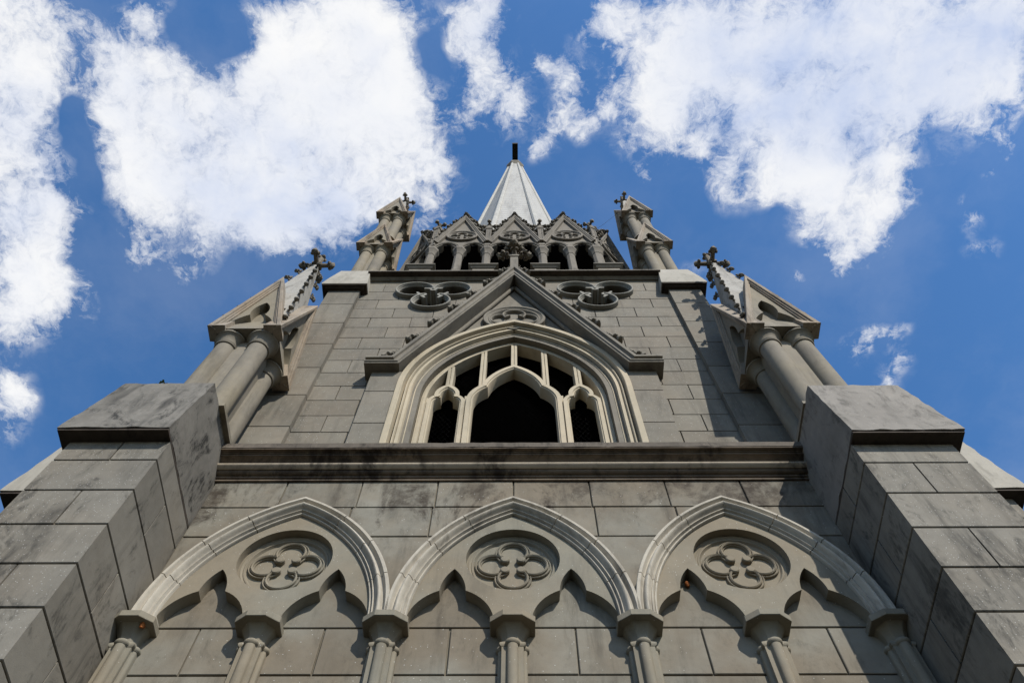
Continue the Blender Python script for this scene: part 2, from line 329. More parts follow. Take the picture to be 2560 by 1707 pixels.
# ------------------------------------------------------------------ mesh builder
class MB:
    def __init__(s):
        s.v = []
        s.f = []

    def add(s, vs, fs, mat=None):
        o = len(s.v)
        s.v += [tuple(mat @ Vector(p)) if mat is not None else tuple(p) for p in vs]
        s.f += [tuple(i + o for i in f) for f in fs]
        return s

    def box(s, x0, x1, y0, y1, z0, z1, mat=None):
        vs = [(x, y, z) for z in (z0, z1) for y in (y0, y1) for x in (x0, x1)]
        return s.add(vs, [(0, 2, 3, 1), (4, 5, 7, 6), (0, 1, 5, 4), (2, 6, 7, 3), (0, 4, 6, 2), (1, 3, 7, 5)], mat)

    def loft(s, rings, closed=True, cap0=True, cap1=True, mat=None, loop=False):
        n = len(rings[0])
        vs = [p for r in rings for p in r]
        fs = []
        R = len(rings)
        for i in range(R if loop else R - 1):
            a = i * n
            b = ((i + 1) % R) * n
            for j in range(n if closed else n - 1):
                j2 = (j + 1) % n
                fs.append((a + j, a + j2, b + j2, b + j))
        if not loop:
            if cap0:
                fs.append(tuple(range(n - 1, -1, -1)))
            if cap1:
                fs.append(tuple((R - 1) * n + j for j in range(n)))
        return s.add(vs, fs, mat)

    def lathe(s, prof, n=20, mat=None, phase=0., cx=0, cy=0):
        rings = [[(cx + r * cos(2 * pi * j / n + phase), cy + r * sin(2 * pi * j / n + phase), z) for j in range(n)] for r, z in prof]
        return s.loft(rings, mat=mat)

    def tube(s, pts, rad, n=8, mat=None):
        rings = []
        P_ = [Vector(p) for p in pts]
        for i, p in enumerate(P_):
            d = (P_[min(i + 1, len(P_) - 1)] - P_[max(i - 1, 0)]).normalized()
            a = d.orthogonal().normalized()
            if abs(d.z) < .9:
                a = d.cross(Vector((0, 0, 1))).normalized()
            b = d.cross(a)
            r = rad[i] if isinstance(rad, (list, tuple)) else rad
            rings.append([p + (a * cos(2 * pi * j / n) + b * sin(2 * pi * j / n)) * r for j in range(n)])
        return s.loft(rings, mat=mat)

    def ball(s, c, r, sx=1, sy=1, sz=1, n=8, m=6, lump=0., mat=None):
        rings = []
        c = Vector(c)
        for i in range(m + 1):
            th = pi * i / m
            rr = []
            for j in range(n):
                ph = 2 * pi * j / n
                d = Vector((sin(th) * cos(ph), sin(th) * sin(ph), cos(th)))
                q = 1 + lump * noise.noise((d + c * 3.1) * 2.3) if lump else 1
                if i in (0, m):
                    d = Vector((.02 * cos(ph), .02 * sin(ph), cos(th)))
                rr.append(c + Vector((d.x * sx, d.y * sy, d.z * sz)) * r * q)
            rings.append(rr)
        return s.loft(rings, mat=mat)

    def poly(s, outline, y0, y1, holes=(), back=True, mat=None):
        """polygon in the x-z plane with holes, extruded from y0 (front) to y1"""
        loops = [list(outline)] + [list(h) for h in holes]
        flat = [p for l in loops for p in l]
        tri = tessellate_polygon([[Vector((x, z, 0)) for x, z in l] for l in loops])
        N = len(flat)
        vs = [(x, y0, z) for x, z in flat] + [(x, y1, z) for x, z in flat]
        fs = [tuple(t) for t in tri]
        if back:
            fs += [tuple(i + N for i in reversed(t)) for t in tri]
        o = 0
        for l in loops:
            n = len(l)
            for j in range(n):
                fs.append((o + j, o + (j + 1) % n, N + o + (j + 1) % n, N + o + j))
            o += n
        return s.add(vs, fs, mat)

    def sweep(s, path, prof, closed=False, seg=None, mat=None):
        """path: (x, z) polyline; prof: closed section of (o, y), o along the left-hand normal"""
        ns = normals(path, closed)
        n = len(path)
        segs = seg or [(0, n - 1)]
        if closed:
            rings = [[(path[i][0] + ns[i][0] * o, y, path[i][1] + ns[i][1] * o) for o, y in prof] for i in range(n)]
            return s.loft(rings, loop=True, mat=mat)
        for a, b in segs:
            rings = [[(path[i][0] + ns[i][0] * o, y, path[i][1] + ns[i][1] * o) for o, y in prof] for i in range(a, b + 1)]
            s.loft(rings, mat=mat)
        return s

    def mesh(s, name, smooth=35):
        me = bpy.data.meshes.new(name)
        me.from_pydata(s.v, [], s.f)
        bm = bmesh.new()
        bm.from_mesh(me)
        bmesh.ops.recalc_face_normals(bm, faces=bm.faces)
        bm.to_mesh(me)
        bm.free()
        if smooth:
            for p in me.polygons:
                p.use_smooth = True
            me.set_sharp_from_angle(angle=radians(smooth))
        return me


def normals(path, closed=False):
    n = len(path)
    out = []
    for i in range(n):
        a = path[(i - 1) % n] if closed or i > 0 else None
        b = path[i]
        c = path[(i + 1) % n] if closed or i < n - 1 else None
        ds = []
        for p, q in ((a, b), (b, c)):
            if p is not None and q is not None:
                l = hypot(q[0] - p[0], q[1] - p[1]) or 1e-9
                ds.append(((q[0] - p[0]) / l, (q[1] - p[1]) / l))
        if len(ds) == 1:
            out.append((-ds[0][1], ds[0][0]))
        else:
            mx_, mz = -(ds[0][1] + ds[1][1]), ds[0][0] + ds[1][0]
            l = hypot(mx_, mz) or 1e-9
            mx_, mz = mx_ / l, mz / l
            k = max(.35, mx_ * -ds[0][1] + mz * ds[0][0])
            out.append((mx_ / k, mz / k))
    return out


def put(name, mesh, mat=None, parent=None, loc=(0, 0, 0), rz=0., scale=None):
    if isinstance(mesh, MB):
        mesh = mesh.mesh(name)
    if mat is not None and not mesh.materials:
        mesh.materials.append(M[mat])
    o = bpy.data.objects.new(name, mesh)
    COL.objects.link(o)
    o.parent = parent
    o.location = loc
    o.rotation_euler = (0, 0, rz)
    if scale:
        o.scale = scale
    return o


def tag(o, label, cat, group=None, kind=None):
    if kind:
        o['kind'] = kind
    if label:
        o['label'] = label
    if cat:
        o['category'] = cat
    if group:
        o['group'] = group
    return o


def arc(cx, cz, r, a0, a1, n):
    return [(cx + r * cos(a0 + (a1 - a0) * i / n), cz + r * sin(a0 + (a1 - a0) * i / n)) for i in range(n + 1)]


def arc3(p, q, bulge, n=8):
    """arc from p to q, bulge = sagitta to the right of p->q"""
    bulge = -bulge
    px, pz = p
    qx, qz = q
    l = hypot(qx - px, qz - pz)
    nx, nz = -(qz - pz) / l, (qx - px) / l
    out = []
    h = abs(bulge)
    R = (l * l / 4 + h * h) / (2 * h)
    half = math.asin(min(1, l / 2 / R))
    sg = 1 if bulge > 0 else -1
    mxx, mzz = (px + qx) / 2, (pz + qz) / 2
    cx, cz = mxx - nx * sg * (R - h), mzz - nz * sg * (R - h)
    for i in range(n + 1):
        a = -half + 2 * half * i / n
        tx, tz = (qx - px) / l, (qz - pz) / l
        out.append((cx + R * (sin(a) * tx + cos(a) * nx * sg), cz + R * (sin(a) * tz + cos(a) * nz * sg)))
    return out


def pointed(x0, c, zs, zb, n=18):
    """pointed arch outline, right foot up over the apex to the left foot (arc centres at -/+c)"""
    R = x0 + c
    a1 = math.acos(c / R)
    right = arc(-c, zs, R, 0, a1, n)
    left = [(-x, z) for x, z in reversed(right[:-1])]
    pts = right + left
    if zb is not None:
        pts = [(x0, zb)] + pts + [(-x0, zb)]
    return pts


def shift(p, dx, dz=0):
    return [(x + dx, z + dz) for x, z in p]


def blocks(mb, rows, y, depth, gap=.022, ch=.008, mat=None):
    """rows: list of (z0, z1, [x edges ...]); separate ashlar blocks with open joints, front at y"""
    g = gap / 2
    for z0, z1, xs in rows:
        for a, b in zip(xs[:-1], xs[1:]):
            if b - a < .03:
                continue
            x0, x1, q0, q1 = a + g + random.uniform(-.003, .003), b - g + random.uniform(-.003, .003), z0 + g + random.uniform(-.0025, .0025), z1 - g + random.uniform(-.0025, .0025)
            yy_ = y
            y = y + random.uniform(-.002, .0035)
            rings = [[(x0, y + depth, q0), (x1, y + depth, q0), (x1, y + depth, q1), (x0, y + depth, q1)],
                     [(x0, y + ch, q0), (x1, y + ch, q0), (x1, y + ch, q1), (x0, y + ch, q1)],
                     [(x0 + ch, y, q0 + ch), (x1 - ch, y, q0 + ch), (x1 - ch, y, q1 - ch), (x0 + ch, y, q1 - ch)]]
            mb.loft(rings, mat=mat)
            y = yy_
    return mb


YC = 12.58            # tower axis

# ------------------------------------------------------------------ the tower
tower = bpy.data.objects.new('church_tower', None)
COL.objects.link(tower)
tower.location = (0, 7, 0)
tag(tower, 'grey stone Gothic church tower with stepped pinnacles, traceried belfry window and tall white spire', 'church tower')


def part(name, mesh, mat, loc=(0, 0, 0), parent=None, rz=0., scale=None):
    if parent is None:
        parent = tower
        loc = (loc[0], loc[1] - 7, loc[2])
    return put(name, mesh, mat, parent, loc, rz, scale)


# ---- lower stage: solid body, faced with ashlar
mb = MB()
mb.box(-5.58, 5.58, 7.035, 18.12, 0, 12.98)
body = part('tower_body', mb, 'mortar')
mb = MB()
zr = [0, .9, 1.62, 2.33, 3.05, 3.76, 4.47, 5.55, 6.27, 7.0, 7.733, 8.466, 9.20]
HX = 4.67
for i in range(len(zr) - 1):
    o = .7525 if i % 2 == 1 else 0
    xs = [-HX] + [k * 1.505 + o for k in range(-4, 5) if abs(k * 1.505 + o) < HX - .2] + [HX]
    blocks(mb, [(zr[i], zr[i + 1], xs)], 7.0, .034)
blocks(mb, [(9.20, 10.99, [-HX, HX])], 7.0, .034)
blocks(mb, [(10.99, 11.70, [-HX] + [-4.2 + k * 1.2 + .6 for k in range(0, 7)] + [HX])], 7.0, .034)
blocks(mb, [(11.70, 12.40, [-HX] + [k * 1.175 for k in range(-3, 4)] + [HX])], 7.0, .034)
part('lower_wall', mb, 'stained')
# plain returns at both sides
for sx in (-1, 1):
    mb = MB()
    mb.box(min(sx * 5.58, sx * 5.60), max(sx * 5.58, sx * 5.60), 7.04, 18.1, 0, 12.9)
    part('side_wall', mb, 'ashlar')

# ---- string course between the buttresses
prof = [(7.0, 12.375), (6.968, 12.375), (6.968, 12.42), (6.945, 12.425), (6.945, 12.465), (6.915, 12.47)]
prof += [(6.905 - .03 * sin(pi * i / 6), 12.475 + .012 * i) for i in range(0, 5)]
prof += [(6.86, 12.53), (6.86, 12.655), (6.85, 12.665), (6.835, 12.69), (6.80, 12.72), (6.745, 12.742), (6.735, 12.745), (6.735, 12.775), (6.715, 12.78), (6.715, 12.80), (6.655, 12.805), (6.655, 12.828), (7.0, 12.828)]
mb = MB()
mb.loft([[(x, y, z) for y, z in prof] for x in [-4.68 + 9.30 * i / 40 for i in range(41)]])
sc_ = part('string_course', mb, 'course')
rprof = [(6.87, 12.528), (6.853, 12.53)] + [(6.845 - .055 * sin(pi * i / 8), 12.535 + .118 * i / 8) for i in range(0, 9)] + [(6.853, 12.657), (6.87, 12.659)]
mb = MB()
mb.loft([[(x, y, z) for y, z in rprof] for x in [-4.68 + 9.30 * i / 40 for i in range(41)]])
put('roll_moulding', mb, 'roll', sc_)
mb = MB()
NX = 60
rings = []
for i in range(NX + 1):
    x = -4.68 + 9.30 * i / NX
    j = .012 * noise.noise((x * 4, 3, 1))
    j2 = .010 * noise.noise((x * 7, 9, 1))
    rings.append([(x, 6.645 + j2, 12.832), (x, 6.642 + j2, 12.96 + j), (x, 6.67, 12.985 + j), (x, 8.2, 13.0), (x, 8.2, 12.832)])
mb.loft(rings)
part('ledge', mb, 'ledge', parent=sc_, loc=(0, 0, 0))

# ---- buttresses
BZ = [0, .9, 1.63, 2.33, 3.03, 3.73, 4.43, 5.13, 5.83, 6.53, 7.27, 7.975, 8.655, 9.36, 10.06, 10.76, 11.25]


def buttress_meshes(mirror):
    """inner face at x=0, outer at x=1.37, front at y=0, going back to y=2.2"""
    mb = MB()
    core = MB()
    g = .011
    for i in range(len(BZ) - 1):
        z0, z1 = BZ[i] + g, BZ[i + 1] - g
        par = (i % 2 == 1) ^ mirror
        if i == len(BZ) - 2:
            z1 = BZ[i + 1] + .02
        # each course as one or two stones in plan
        fx = [0, 1.37] if not par else [0, .63, 1.37]
        sy = [0, 2.2] if par else [0, .69, 2.2]
        c = .009
        cells = []
        for a in range(len(fx) - 1):
            for b in range(len(sy) - 1):
                cells.append((fx[a], fx[a + 1], sy[b], sy[b + 1]))
        for (x0, x1, y0, y1) in cells:
            x0 += g if x0 > 0 else 0
            y0 += g if y0 > 0 else 0
            x1 -= g if x1 < 1.37 else 0
            y1 -= g if y1 < 2.2 else 0
            pl = lambda e: [(x0 + e, y0 + e), (x1 - e, y0 + e), (x1 - e, y1 - e), (x0 + e, y1 - e)]
            rings = [[(x, y, z0) for x, y in pl(c)], [(x, y, z0 + c) for x, y in pl(0)], [(x, y, z1 - c) for x, y in pl(0)], [(x, y, z1) for x, y in pl(c)]]
            mb.loft(rings)
    core.box(.03, 1.34, .03, 2.2, 0, 11.26)
    cap = MB()
    zb, zt = 11.252, 13.03
    q0 = [(-.004, -.21), (1.53, -.21), (1.53, 2.25), (-.004, 2.25)]
    q1 = [(-.004, -.01), (1.40, -.01), (1.40, 2.25), (-.004, 2.25)]
    rings = []
    for k, (z, t) in enumerate(((zb, 0), (zb + .012, 0), (zt - .02, .985), (zt, 1.0))):
        e = .008 if k in (0, 3) else 0
        r = []
        for (a, b) in zip(q0, q1):
            x = a[0] + (b[0] - a[0]) * t
            y = a[1] + (b[1] - a[1]) * t
            r.append((x + (e if x < .5 else -e), y + (e if y < 1 else -e), z))
        rings.append(r)
    # subdivide the faces so the arrises can be worn
    def dense(r):
        o = []
        for j in range(4):
            p, q = Vector(r[j]), Vector(r[(j + 1) % 4])
            for i in range(16):
                o.append(p.lerp(q, i / 16))
        return o
    d0, d1 = dense(rings[1]), dense(rings[2])
    fine = []
    NV = 18
    for i in range(NV + 1):
        t = i / NV
        rr = []
        for j, (p, q) in enumerate(zip(d0, d1)):
            v = p.lerp(q, t)
            am = .016 if (j % 16 == 0 or i in (0, NV)) else .006
            sd3 = v * 5.0 + Vector((7 if mirror else 0, 0, 0))
            v = v + Vector((am * noise.noise(sd3), am * noise.noise(sd3 + Vector((9, 2, 4))), (am if i in (0, NV) else 0) * noise.noise(sd3 + Vector((1, 5, 8)))))
            rr.append(tuple(v))
        fine.append(rr)
    cap.loft(fine)
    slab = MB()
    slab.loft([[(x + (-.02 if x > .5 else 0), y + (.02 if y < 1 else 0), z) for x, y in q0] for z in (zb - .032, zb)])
    return mb, core, cap, slab


b_m = buttress_meshes(False)
BL = [m.mesh(n) for m, n in zip(b_m, ('buttress', 'buttress_core', 'buttress_cap', 'drip_slab'))]


def mirrored(me, name):
    c = me.copy()
    c.name = name
    for v in c.vertices:
        v.co.x = -v.co.x
    c.flip_normals()
    return c


b_r = buttress_meshes(True)
BR = [m.mesh(n) for m, n in zip(b_r, ('buttress', 'buttress_core', 'buttress_cap', 'drip_slab'))]
BLm = [mirrored(m, m.name) for m in BL]


def put_buttress(ms, loc, rz, label):
    b = part('buttress', ms[0], 'butt', loc, rz=rz)
    b['label'] = label
    put('core', ms[1], 'mortar', b)
    put('cap', ms[2], 'palecap' if 'side' in label else ('capclean' if 'cleaner' in label else 'cap'), b)
    put('drip_slab', ms[3], 'darkslab', b)
    return b


bl = put_buttress(BLm, (-4.68, 5.595, 0), 0, 'front buttress with black-stained cap, on the left of the arcade')
br = put_buttress(BR, (4.62, 5.675, 0), 0, 'front buttress with cleaner cap, on the right of the arcade')
SL = [m.copy() for m in BL]
for m in SL:
    m.materials.clear()
SR = [mirrored(m, m.name) for m in BR]
for m in SR:
    m.materials.clear()
put_buttress(SL, (-7.05, 7.93, 0), -pi / 2, 'side buttress with pale cap behind the left one')
put_buttress(SR, (7.02, 7.93, 0), pi / 2, 'side buttress with pale cap behind the right one')

# ---- blind arcade: three arches on seven clustered columns
ZS = 9.13
hood = [(.26, 7.0), (.26, 6.70), (.25, 6.685), (.215, 6.685), (.205, 6.70), (.195, 6.73), (.182, 6.745)]
hood += [(.17 - .085 * i / 8, 6.745 - .06 * sin(pi * i / 8)) for i in range(0, 9)]
hood += [(.075, 6.765), (.068, 6.77), (.064, 6.755), (.05, 6.75), (.044, 6.765), (.038, 6.79), (.03, 6.80), (.024, 6.785), (.01, 6.785), (.0, 6.80), (0, 7.0)]
NA = 24
apath = pointed(1.27, 1.10, ZS, None, NA)
joints = [0, 5, 10, 15, 20]
segs = []
full = []
gapp = .004
hs = []
ns_ = []


def sweep_joined(mb, path, prof, cuts, gap=.012, mat=None):
    """sweep in stones: the path is cut at the given indices with an open joint"""
    ns = normals(path)
    n = len(path)
    ring = lambda i, t: [((path[i][0] + ns[i][0] * o) * (1 - t) + (path[i + 1][0] + ns[i + 1][0] * o) * t if t else path[i][0] + ns[i][0] * o, y,
                          (path[i][1] + ns[i][1] * o) * (1 - t) + (path[i + 1][1] + ns[i + 1][1] * o) * t if t else path[i][1] + ns[i][1] * o) for o, y in prof]
    cuts = sorted(cuts)
    st = 0
    start_t = 0.0
    for c in cuts + [n - 1]:
        rings = []
        L = hypot(path[min(st + 1, n - 1)][0] - path[st][0], path[min(st + 1, n - 1)][1] - path[st][1])
        rings.append(ring(st, start_t))
        for i in range(st + 1, c + 1):
            rings.append(ring(i, 0))
        mb.loft(rings, mat=mat)
        st = c
        if c < n - 1:
            L = hypot(path[c + 1][0] - path[c][0], path[c + 1][1] - path[c][1])
            start_t = min(.5, gap / L)


mb = MB()
sweep_joined(mb, apath, [(-o, y) for o, y in hood], [6, 12, 18, 30, 36, 42])
hood_mesh = mb.mesh('blind_arch')


# tracery panel: trefoil-headed lights, roundel hole
def light_head(cx, hw=.53, cusp=.165, zc=9.665, za=10.08):
    """from the right springing over the head to the left springing"""
    r = arc3((hw, ZS - .02), (cusp, zc), .095, 9)          # right lower lobe
    r2 = arc3((cusp, zc), (0, za), .038, 7)
    right = [(x, z) for x, z in r] + [(x, z) for x, z in r2[1:]]
    left = [(-x, z) for x, z in reversed(right[:-1])]
    return shift(right + left, cx)


def mirror_path(right):
    return right + [(-x, z) for x, z in reversed(right[:-1])]


inner = pointed(1.275, 1.10, ZS - .02, None, 20)
outl = inner[:]                                             # right foot -> apex -> left foot
lh_l = light_head(-.7525)
lh_r = light_head(.7525)
outl = outl + list(reversed(lh_l))[0:] + list(reversed(lh_r))
CR = .62
CZ = 10.295
hole = arc(0, CZ, CR, 0, 2 * pi, 48)[:-1]
mb = MB()
mb.poly(outl, 6.83, 7.0, holes=[hole], back=False)
panel_mesh = mb.mesh('tracery_panel')
# roundel: stepped rings, disc and quatrefoil
mb = MB()
rings = []
for r, y in ((CR + .03, 6.99), (CR + .03, 6.95), (CR - .025, 6.95), (CR - .035, 6.945), (CR - .05, 6.958), (CR - .062, 6.965), (CR - .072, 6.957), (CR - .087, 6.957), (CR - .097, 6.975), (CR - .11, 6.992)):
    rings.append([(r * cos(a), y, CZ + r * sin(a)) for a in [2 * pi * j / 56 for j in range(56)]])
mb.loft(rings, cap0=False, cap1=True)
roundel_mesh = mb.mesh('roundel')


def quatrefoil(cx, cz, d, r, foils=4, rot=0., half=radians(122), n=18):
    pts = []
    for k in range(foils):
        a = rot + 2 * pi * k / foils
        for i in range(n + 1):
            b = a - half + 2 * half * i / n
            pts.append((cx + d * cos(a) + r * cos(b), cz + d * sin(a) + r * sin(b)))
    return pts


qp = quatrefoil(0, CZ, .262, .20, half=radians(128))
qprof = [(.042, 6.992), (.042, 6.960), (.034, 6.952), (.024, 6.958), (.020, 6.972), (.010, 6.972), (.006, 6.942), (-.008, 6.93), (-.022, 6.942), (-.026, 6.966), (-.036, 6.968), (-.040, 6.992)]
mb = MB()
mb.sweep(qp, [(-o, y) for o, y in qprof], closed=True)
for k in range(4):
    a = pi / 4 + k * pi / 2
    c = (.150 * cos(a), CZ + .150 * sin(a))
    disc = arc(c[0], c[1], .062, 0, 2 * pi, 18)[:-1]
    rr = []
    for s_, y in ((1.0, 6.99), (1.0, 6.935), (.8, 6.922), (.1, 6.920)):
        rr.append([(c[0] + (x - c[0]) * s_, y, c[1] + (z - c[1]) * s_) for x, z in disc])
    mb.loft(rr, cap0=False)
quat_mesh = mb.mesh('quatrefoil')
for bx, lb in ((-3.01, 'blind arch beside the stained left buttress'), (0, 'middle blind arch'), (3.01, 'blind arch crossed by the right buttress shadow')):
    a = part('blind_arch', hood_mesh, 'hood', (bx, 0, 0))
    a['label'] = lb
    put('tracery_panel', panel_mesh, 'carved', a)
    put('roundel', roundel_mesh, 'carved', a)
    put('quatrefoil', quat_mesh, 'carved', a)

# columns: clustered shaft, bell capital, half-octagon abacus


def shaft_plan(s=1.0, off=0.0):
    """right half from the front to the wall, plan coordinates (x, y) with y=0 at the wall, negative to the front"""
    r = []
    for i in range(0, 6):                                  # front roll
        a = -pi / 2 + (pi / 2) * i / 5
        r.append(((.074 + off) * cos(a), -.235 + (.074 + off) * sin(a)))
    r += [(.078 + off, -.215), (.086 + off, -.20 - off * .6), (.152 + off, -.20 - off), (.156 + off, -.17), (.150 + off, -.135), (.158 + off, -.12)]
    for i in range(0, 6):
        a = -pi / 2 + (pi / 2) * i / 5
        r.append((.150 + (.055 + off) * cos(a), -.06 + (.055 + off) * sin(a)))
    r += [(.205 + off, .01)]
    l = [(-x, y) for x, y in reversed(r[1:])]
    return [(x * s * .83, y * s * .66 if y < 0 else y) for x, y in (l + r)]


mb = MB()
pl = shaft_plan()
mb.loft([[(x, 7 + y, z) for x, y in pl] for z in (0.9, 2.8, 4.4, 6.0, 7.4, 8.77)])
col_mesh = mb.mesh('column', 30)
OCT = [(-1, 0), (-1, -.50), (-.48, -1), (.48, -1), (1, -.50), (1, 0)]
OCT_L = [hypot(q_[0] - p_[0], q_[1] - p_[1]) for p_, q_ in zip(OCT[:-1], OCT[1:])]
mb = MB()
n_pl = len(pl)
rings = []
for z, s, off in ((8.755, 1.0, .004), (8.77, 1.0, .024), (8.79, 1.0, .031), (8.81, 1.0, .024), (8.825, 1.0, .006), (8.85, 1.0, .003), (8.89, 1.03, .003), (8.93, 1.08, .002), (8.97, 1.16, .002), (9.005, 1.25, .001), (9.035, 1.35, .0), (9.052, 1.38, .0)):
    base_ = shaft_plan(1.0, off)
    t = min(1.0, max(0.0, (z - 8.825) / .03))
    fl = max(0.0, (z - 8.83) / .222) ** 2.4
    ax, ay = .120 + .082 * fl, .140 + .105 * fl
    m_ = len(base_) - 1
    rr = []
    for j, (x, y) in enumerate(base_):
        q = j / m_ * sum(L_ for L_ in OCT_L)
        i_ = 0
        while i_ < 4 and q > OCT_L[i_]:
            q -= OCT_L[i_]
            i_ += 1
        q = min(1.0, q / OCT_L[i_])
        ex = (OCT[i_][0] + (OCT[i_ + 1][0] - OCT[i_][0]) * q) * ax
        ey = (OCT[i_][1] + (OCT[i_ + 1][1] - OCT[i_][1]) * q) * ay
        if j in (0, m_):
            ey = .01
        rr.append((x * (1 - t) + ex * t, 7 + (y * (1 - t) + ey * t), z))
    rings.append(rr)
mb.loft(rings)
cap_mesh = mb.mesh('capital', 40)
mb = MB()


def aba(e):
    return [(-.268 + e, .01), (-.268 + e, -.215), (-.268 + e, -.225 - .0), (-.115, -.335 + e), (.115, -.335 + e), (.268 - e, -.225), (.268 - e, -.215), (.268 - e, .01)]


mb.loft([[(x, 7 + y, z) for x, y in aba(e)] for z, e in ((9.050, .006), (9.056, 0), (9.14, 0), (9.148, .010))])
aba_mesh = mb.mesh('abacus', 25)
for k in range(7):
    x = (-4.505, -3.01, -1.505, 0, 1.505, 3.01, 4.475)[k]
    c = part('column', col_mesh, 'carved', (x, 0, 0))
    put('capital', cap_mesh, 'carved', c)
    put('abacus', aba_mesh, 'carved', c)

# ------------------------------------------------------------------ belfry stage
YB = 7.61
slope = 2.4
ZRA = 23.17           # soffit apex of the window gable


def rake_x(z):
    return (ZRA - z) / slope


win_hole = pointed(1.95, 1.42, 16.6, 13.05, 20)


def trefoil_path(cx, cz, d=.60, r=.43, half=radians(155)):
    pts = []
    for k in range(3):
        a = pi / 2 + pi + 2 * pi * k / 3
        n = 20
        arcp = []
        for i in range(n + 1):
            b = a - half + 2 * half * i / n
            arcp.append((cx + d * cos(a) + r * cos(b), cz + d * sin(a) + r * sin(b)))
        pts += arcp
        # blunt cusp between two lobes
        a2 = a + pi / 3
        for da in (-.26, 0, .26):
            pts.append((cx + .185 * cos(a2 + da), cz + .185 * sin(a2 + da)))
    return pts


TX, TZ = 2.24, 22.53
mb = MB()
# backing slab with the openings
mb.poly([(-4.3, 12.9), (4.3, 12.9), (4.3, 23.95), (-4.3, 23.95)], 7.655, 8.05,
        holes=[win_hole, trefoil_path(-TX, TZ), trefoil_path(TX, TZ)])
backing = part('belfry_backing', mb, 'mortar')
mb = MB()
zz = [13.0] + [13.0 + .656 * k + .02 for k in range(1, 17)]
zz = [13.0, 13.72, 14.376, 15.03] + [15.03 + .656 * k for k in range(1, 14)]
for i in range(len(zz) - 1):
    z0, z1 = zz[i], min(zz[i + 1], 23.90)
    if z1 - z0 < .1:
        continue
    for sx in (-1, 1):
        if z1 <= 17.35:
            xe = 3.0
        elif z0 < 17.35:
            xe = 3.0 if z0 < 17.0 else 2.75
        else:
            xe = max(0.02, rake_x(z0) + .02 - .0)
            if z1 > 23.6:
                xe = .02
        off = .525 if i % 2 else 0
        xs = [xe] + [k * 1.05 + off for k in range(0, 5) if xe + .12 < k * 1.05 + off < 4.24 - .1] + [4.255]
        if sx < 0:
            xs = [-x for x in reversed(xs)]
        blocks(mb, [(z0, z1, xs)], YB, .05, gap=.018, ch=.006)
bw_mesh = mb.mesh('belfry_wall', 0)
bw = part('belfry_wall', bw_mesh, 'ashlar')
cut = MB()
for sx in (-1, 1):
    cut.poly(trefoil_path(sx * TX, TZ), 7.0, 9.0)
cm = bpy.data.objects.new('cutter', cut.mesh('cutter', 0))
COL.objects.link(cm)
cm.location = (0, 0, 0)
md = bw.modifiers.new('cut', 'BOOLEAN')
md.object = cm
md.operation = 'DIFFERENCE'
md.solver = 'EXACT'
bw.parent = None
bw.location = (0, 0, 0)
dg = bpy.context.evaluated_depsgraph_get()
nm = bpy.data.meshes.new_from_object(bw.evaluated_get(dg))
bw.modifiers.clear()
bw.data = nm
bw.parent = tower
bw.location = (0, -7, 0)
cmesh = cm.data
bpy.data.objects.remove(cm)
bpy.data.meshes.remove(cmesh)
# tympanum inside the gable
mb = MB()
mb.poly([(2.6, 17.1), (.06, 23.35), (-.06, 23.35), (-2.6, 17.1), (-2.6, 13.0), (-1.95, 13.0)] + list(reversed(win_hole[1:-1])) + [(1.95, 13.0), (2.6, 13.0)], 7.614, 7.66)
part('tympanum', mb, 'gablegrey')
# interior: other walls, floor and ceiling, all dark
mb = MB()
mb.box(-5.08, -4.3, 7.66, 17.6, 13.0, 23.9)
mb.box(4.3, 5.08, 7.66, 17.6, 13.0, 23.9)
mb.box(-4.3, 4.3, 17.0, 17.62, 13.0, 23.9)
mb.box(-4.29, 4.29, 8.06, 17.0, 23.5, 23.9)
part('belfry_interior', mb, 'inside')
for sx in (-1, 1):
    mb = MB()
    a, b = sorted((sx * 5.082, sx * 5.10))
    mb.box(a, b, 8.2, 16.9, 13.0, 23.9)
    part('belfry_side_wall', mb, 'ashlar')

# corner piers with leaning caps
mb = MB()
pz = [13.0, 13.72, 15.03] + [15.03 + 1.312 * k for k in range(1, 6)] + [22.80]
for i in range(len(pz) - 1):
    g = .010
    z0, z1 = pz[i] + g, pz[i + 1] - g
    c = .007
    plq = lambda e: [(-.435 + e, 0 + e), (.435 - e, 0 + e), (.435 - e, .87 - e), (-.435 + e, .87 - e)]
    mb.loft([[(x, y, z) for x, y in plq(e)] for z, e in ((z0, c), (z0 + c, 0), (z1 - c, 0), (z1, c))])
mb2 = MB()
mb2.box(-.41, .41, .025, .85, 13, 22.8)
mb3 = MB()
o0, o1 = .19, .0
rings = []
for z, o in ((22.70, .19), (22.715, .195), (22.80, .19), (23.4, .125), (24.38, .0), (24.42, -.02)):
    rings.append([(-.435 - o, -o, z), (.435 + o, -o, z), (.435 + o, .87 + o, z), (-.435 - o, .87 + o, z)])
mb3.loft(rings)
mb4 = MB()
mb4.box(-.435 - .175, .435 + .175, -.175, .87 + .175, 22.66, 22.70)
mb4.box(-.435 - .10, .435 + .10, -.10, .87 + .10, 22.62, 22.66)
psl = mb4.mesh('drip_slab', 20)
pm, pcm, pcap = mb.mesh('corner_pier'), mb2.mesh('core'), mb3.mesh('pier_cap', 20)
for sx in (-1, 1):
    p = part('corner_pier', pm, 'ashlar', (sx * 4.675, 7.48, 0))
    p['label'] = 'corner pier with pale cap, %s of the belfry window' % ('left' if sx < 0 else 'right')
    put('core', pcm, 'mortar', p)
    put('cap', pcap, 'palecap', p)
    put('drip_slab', psl, 'darkslab', p)

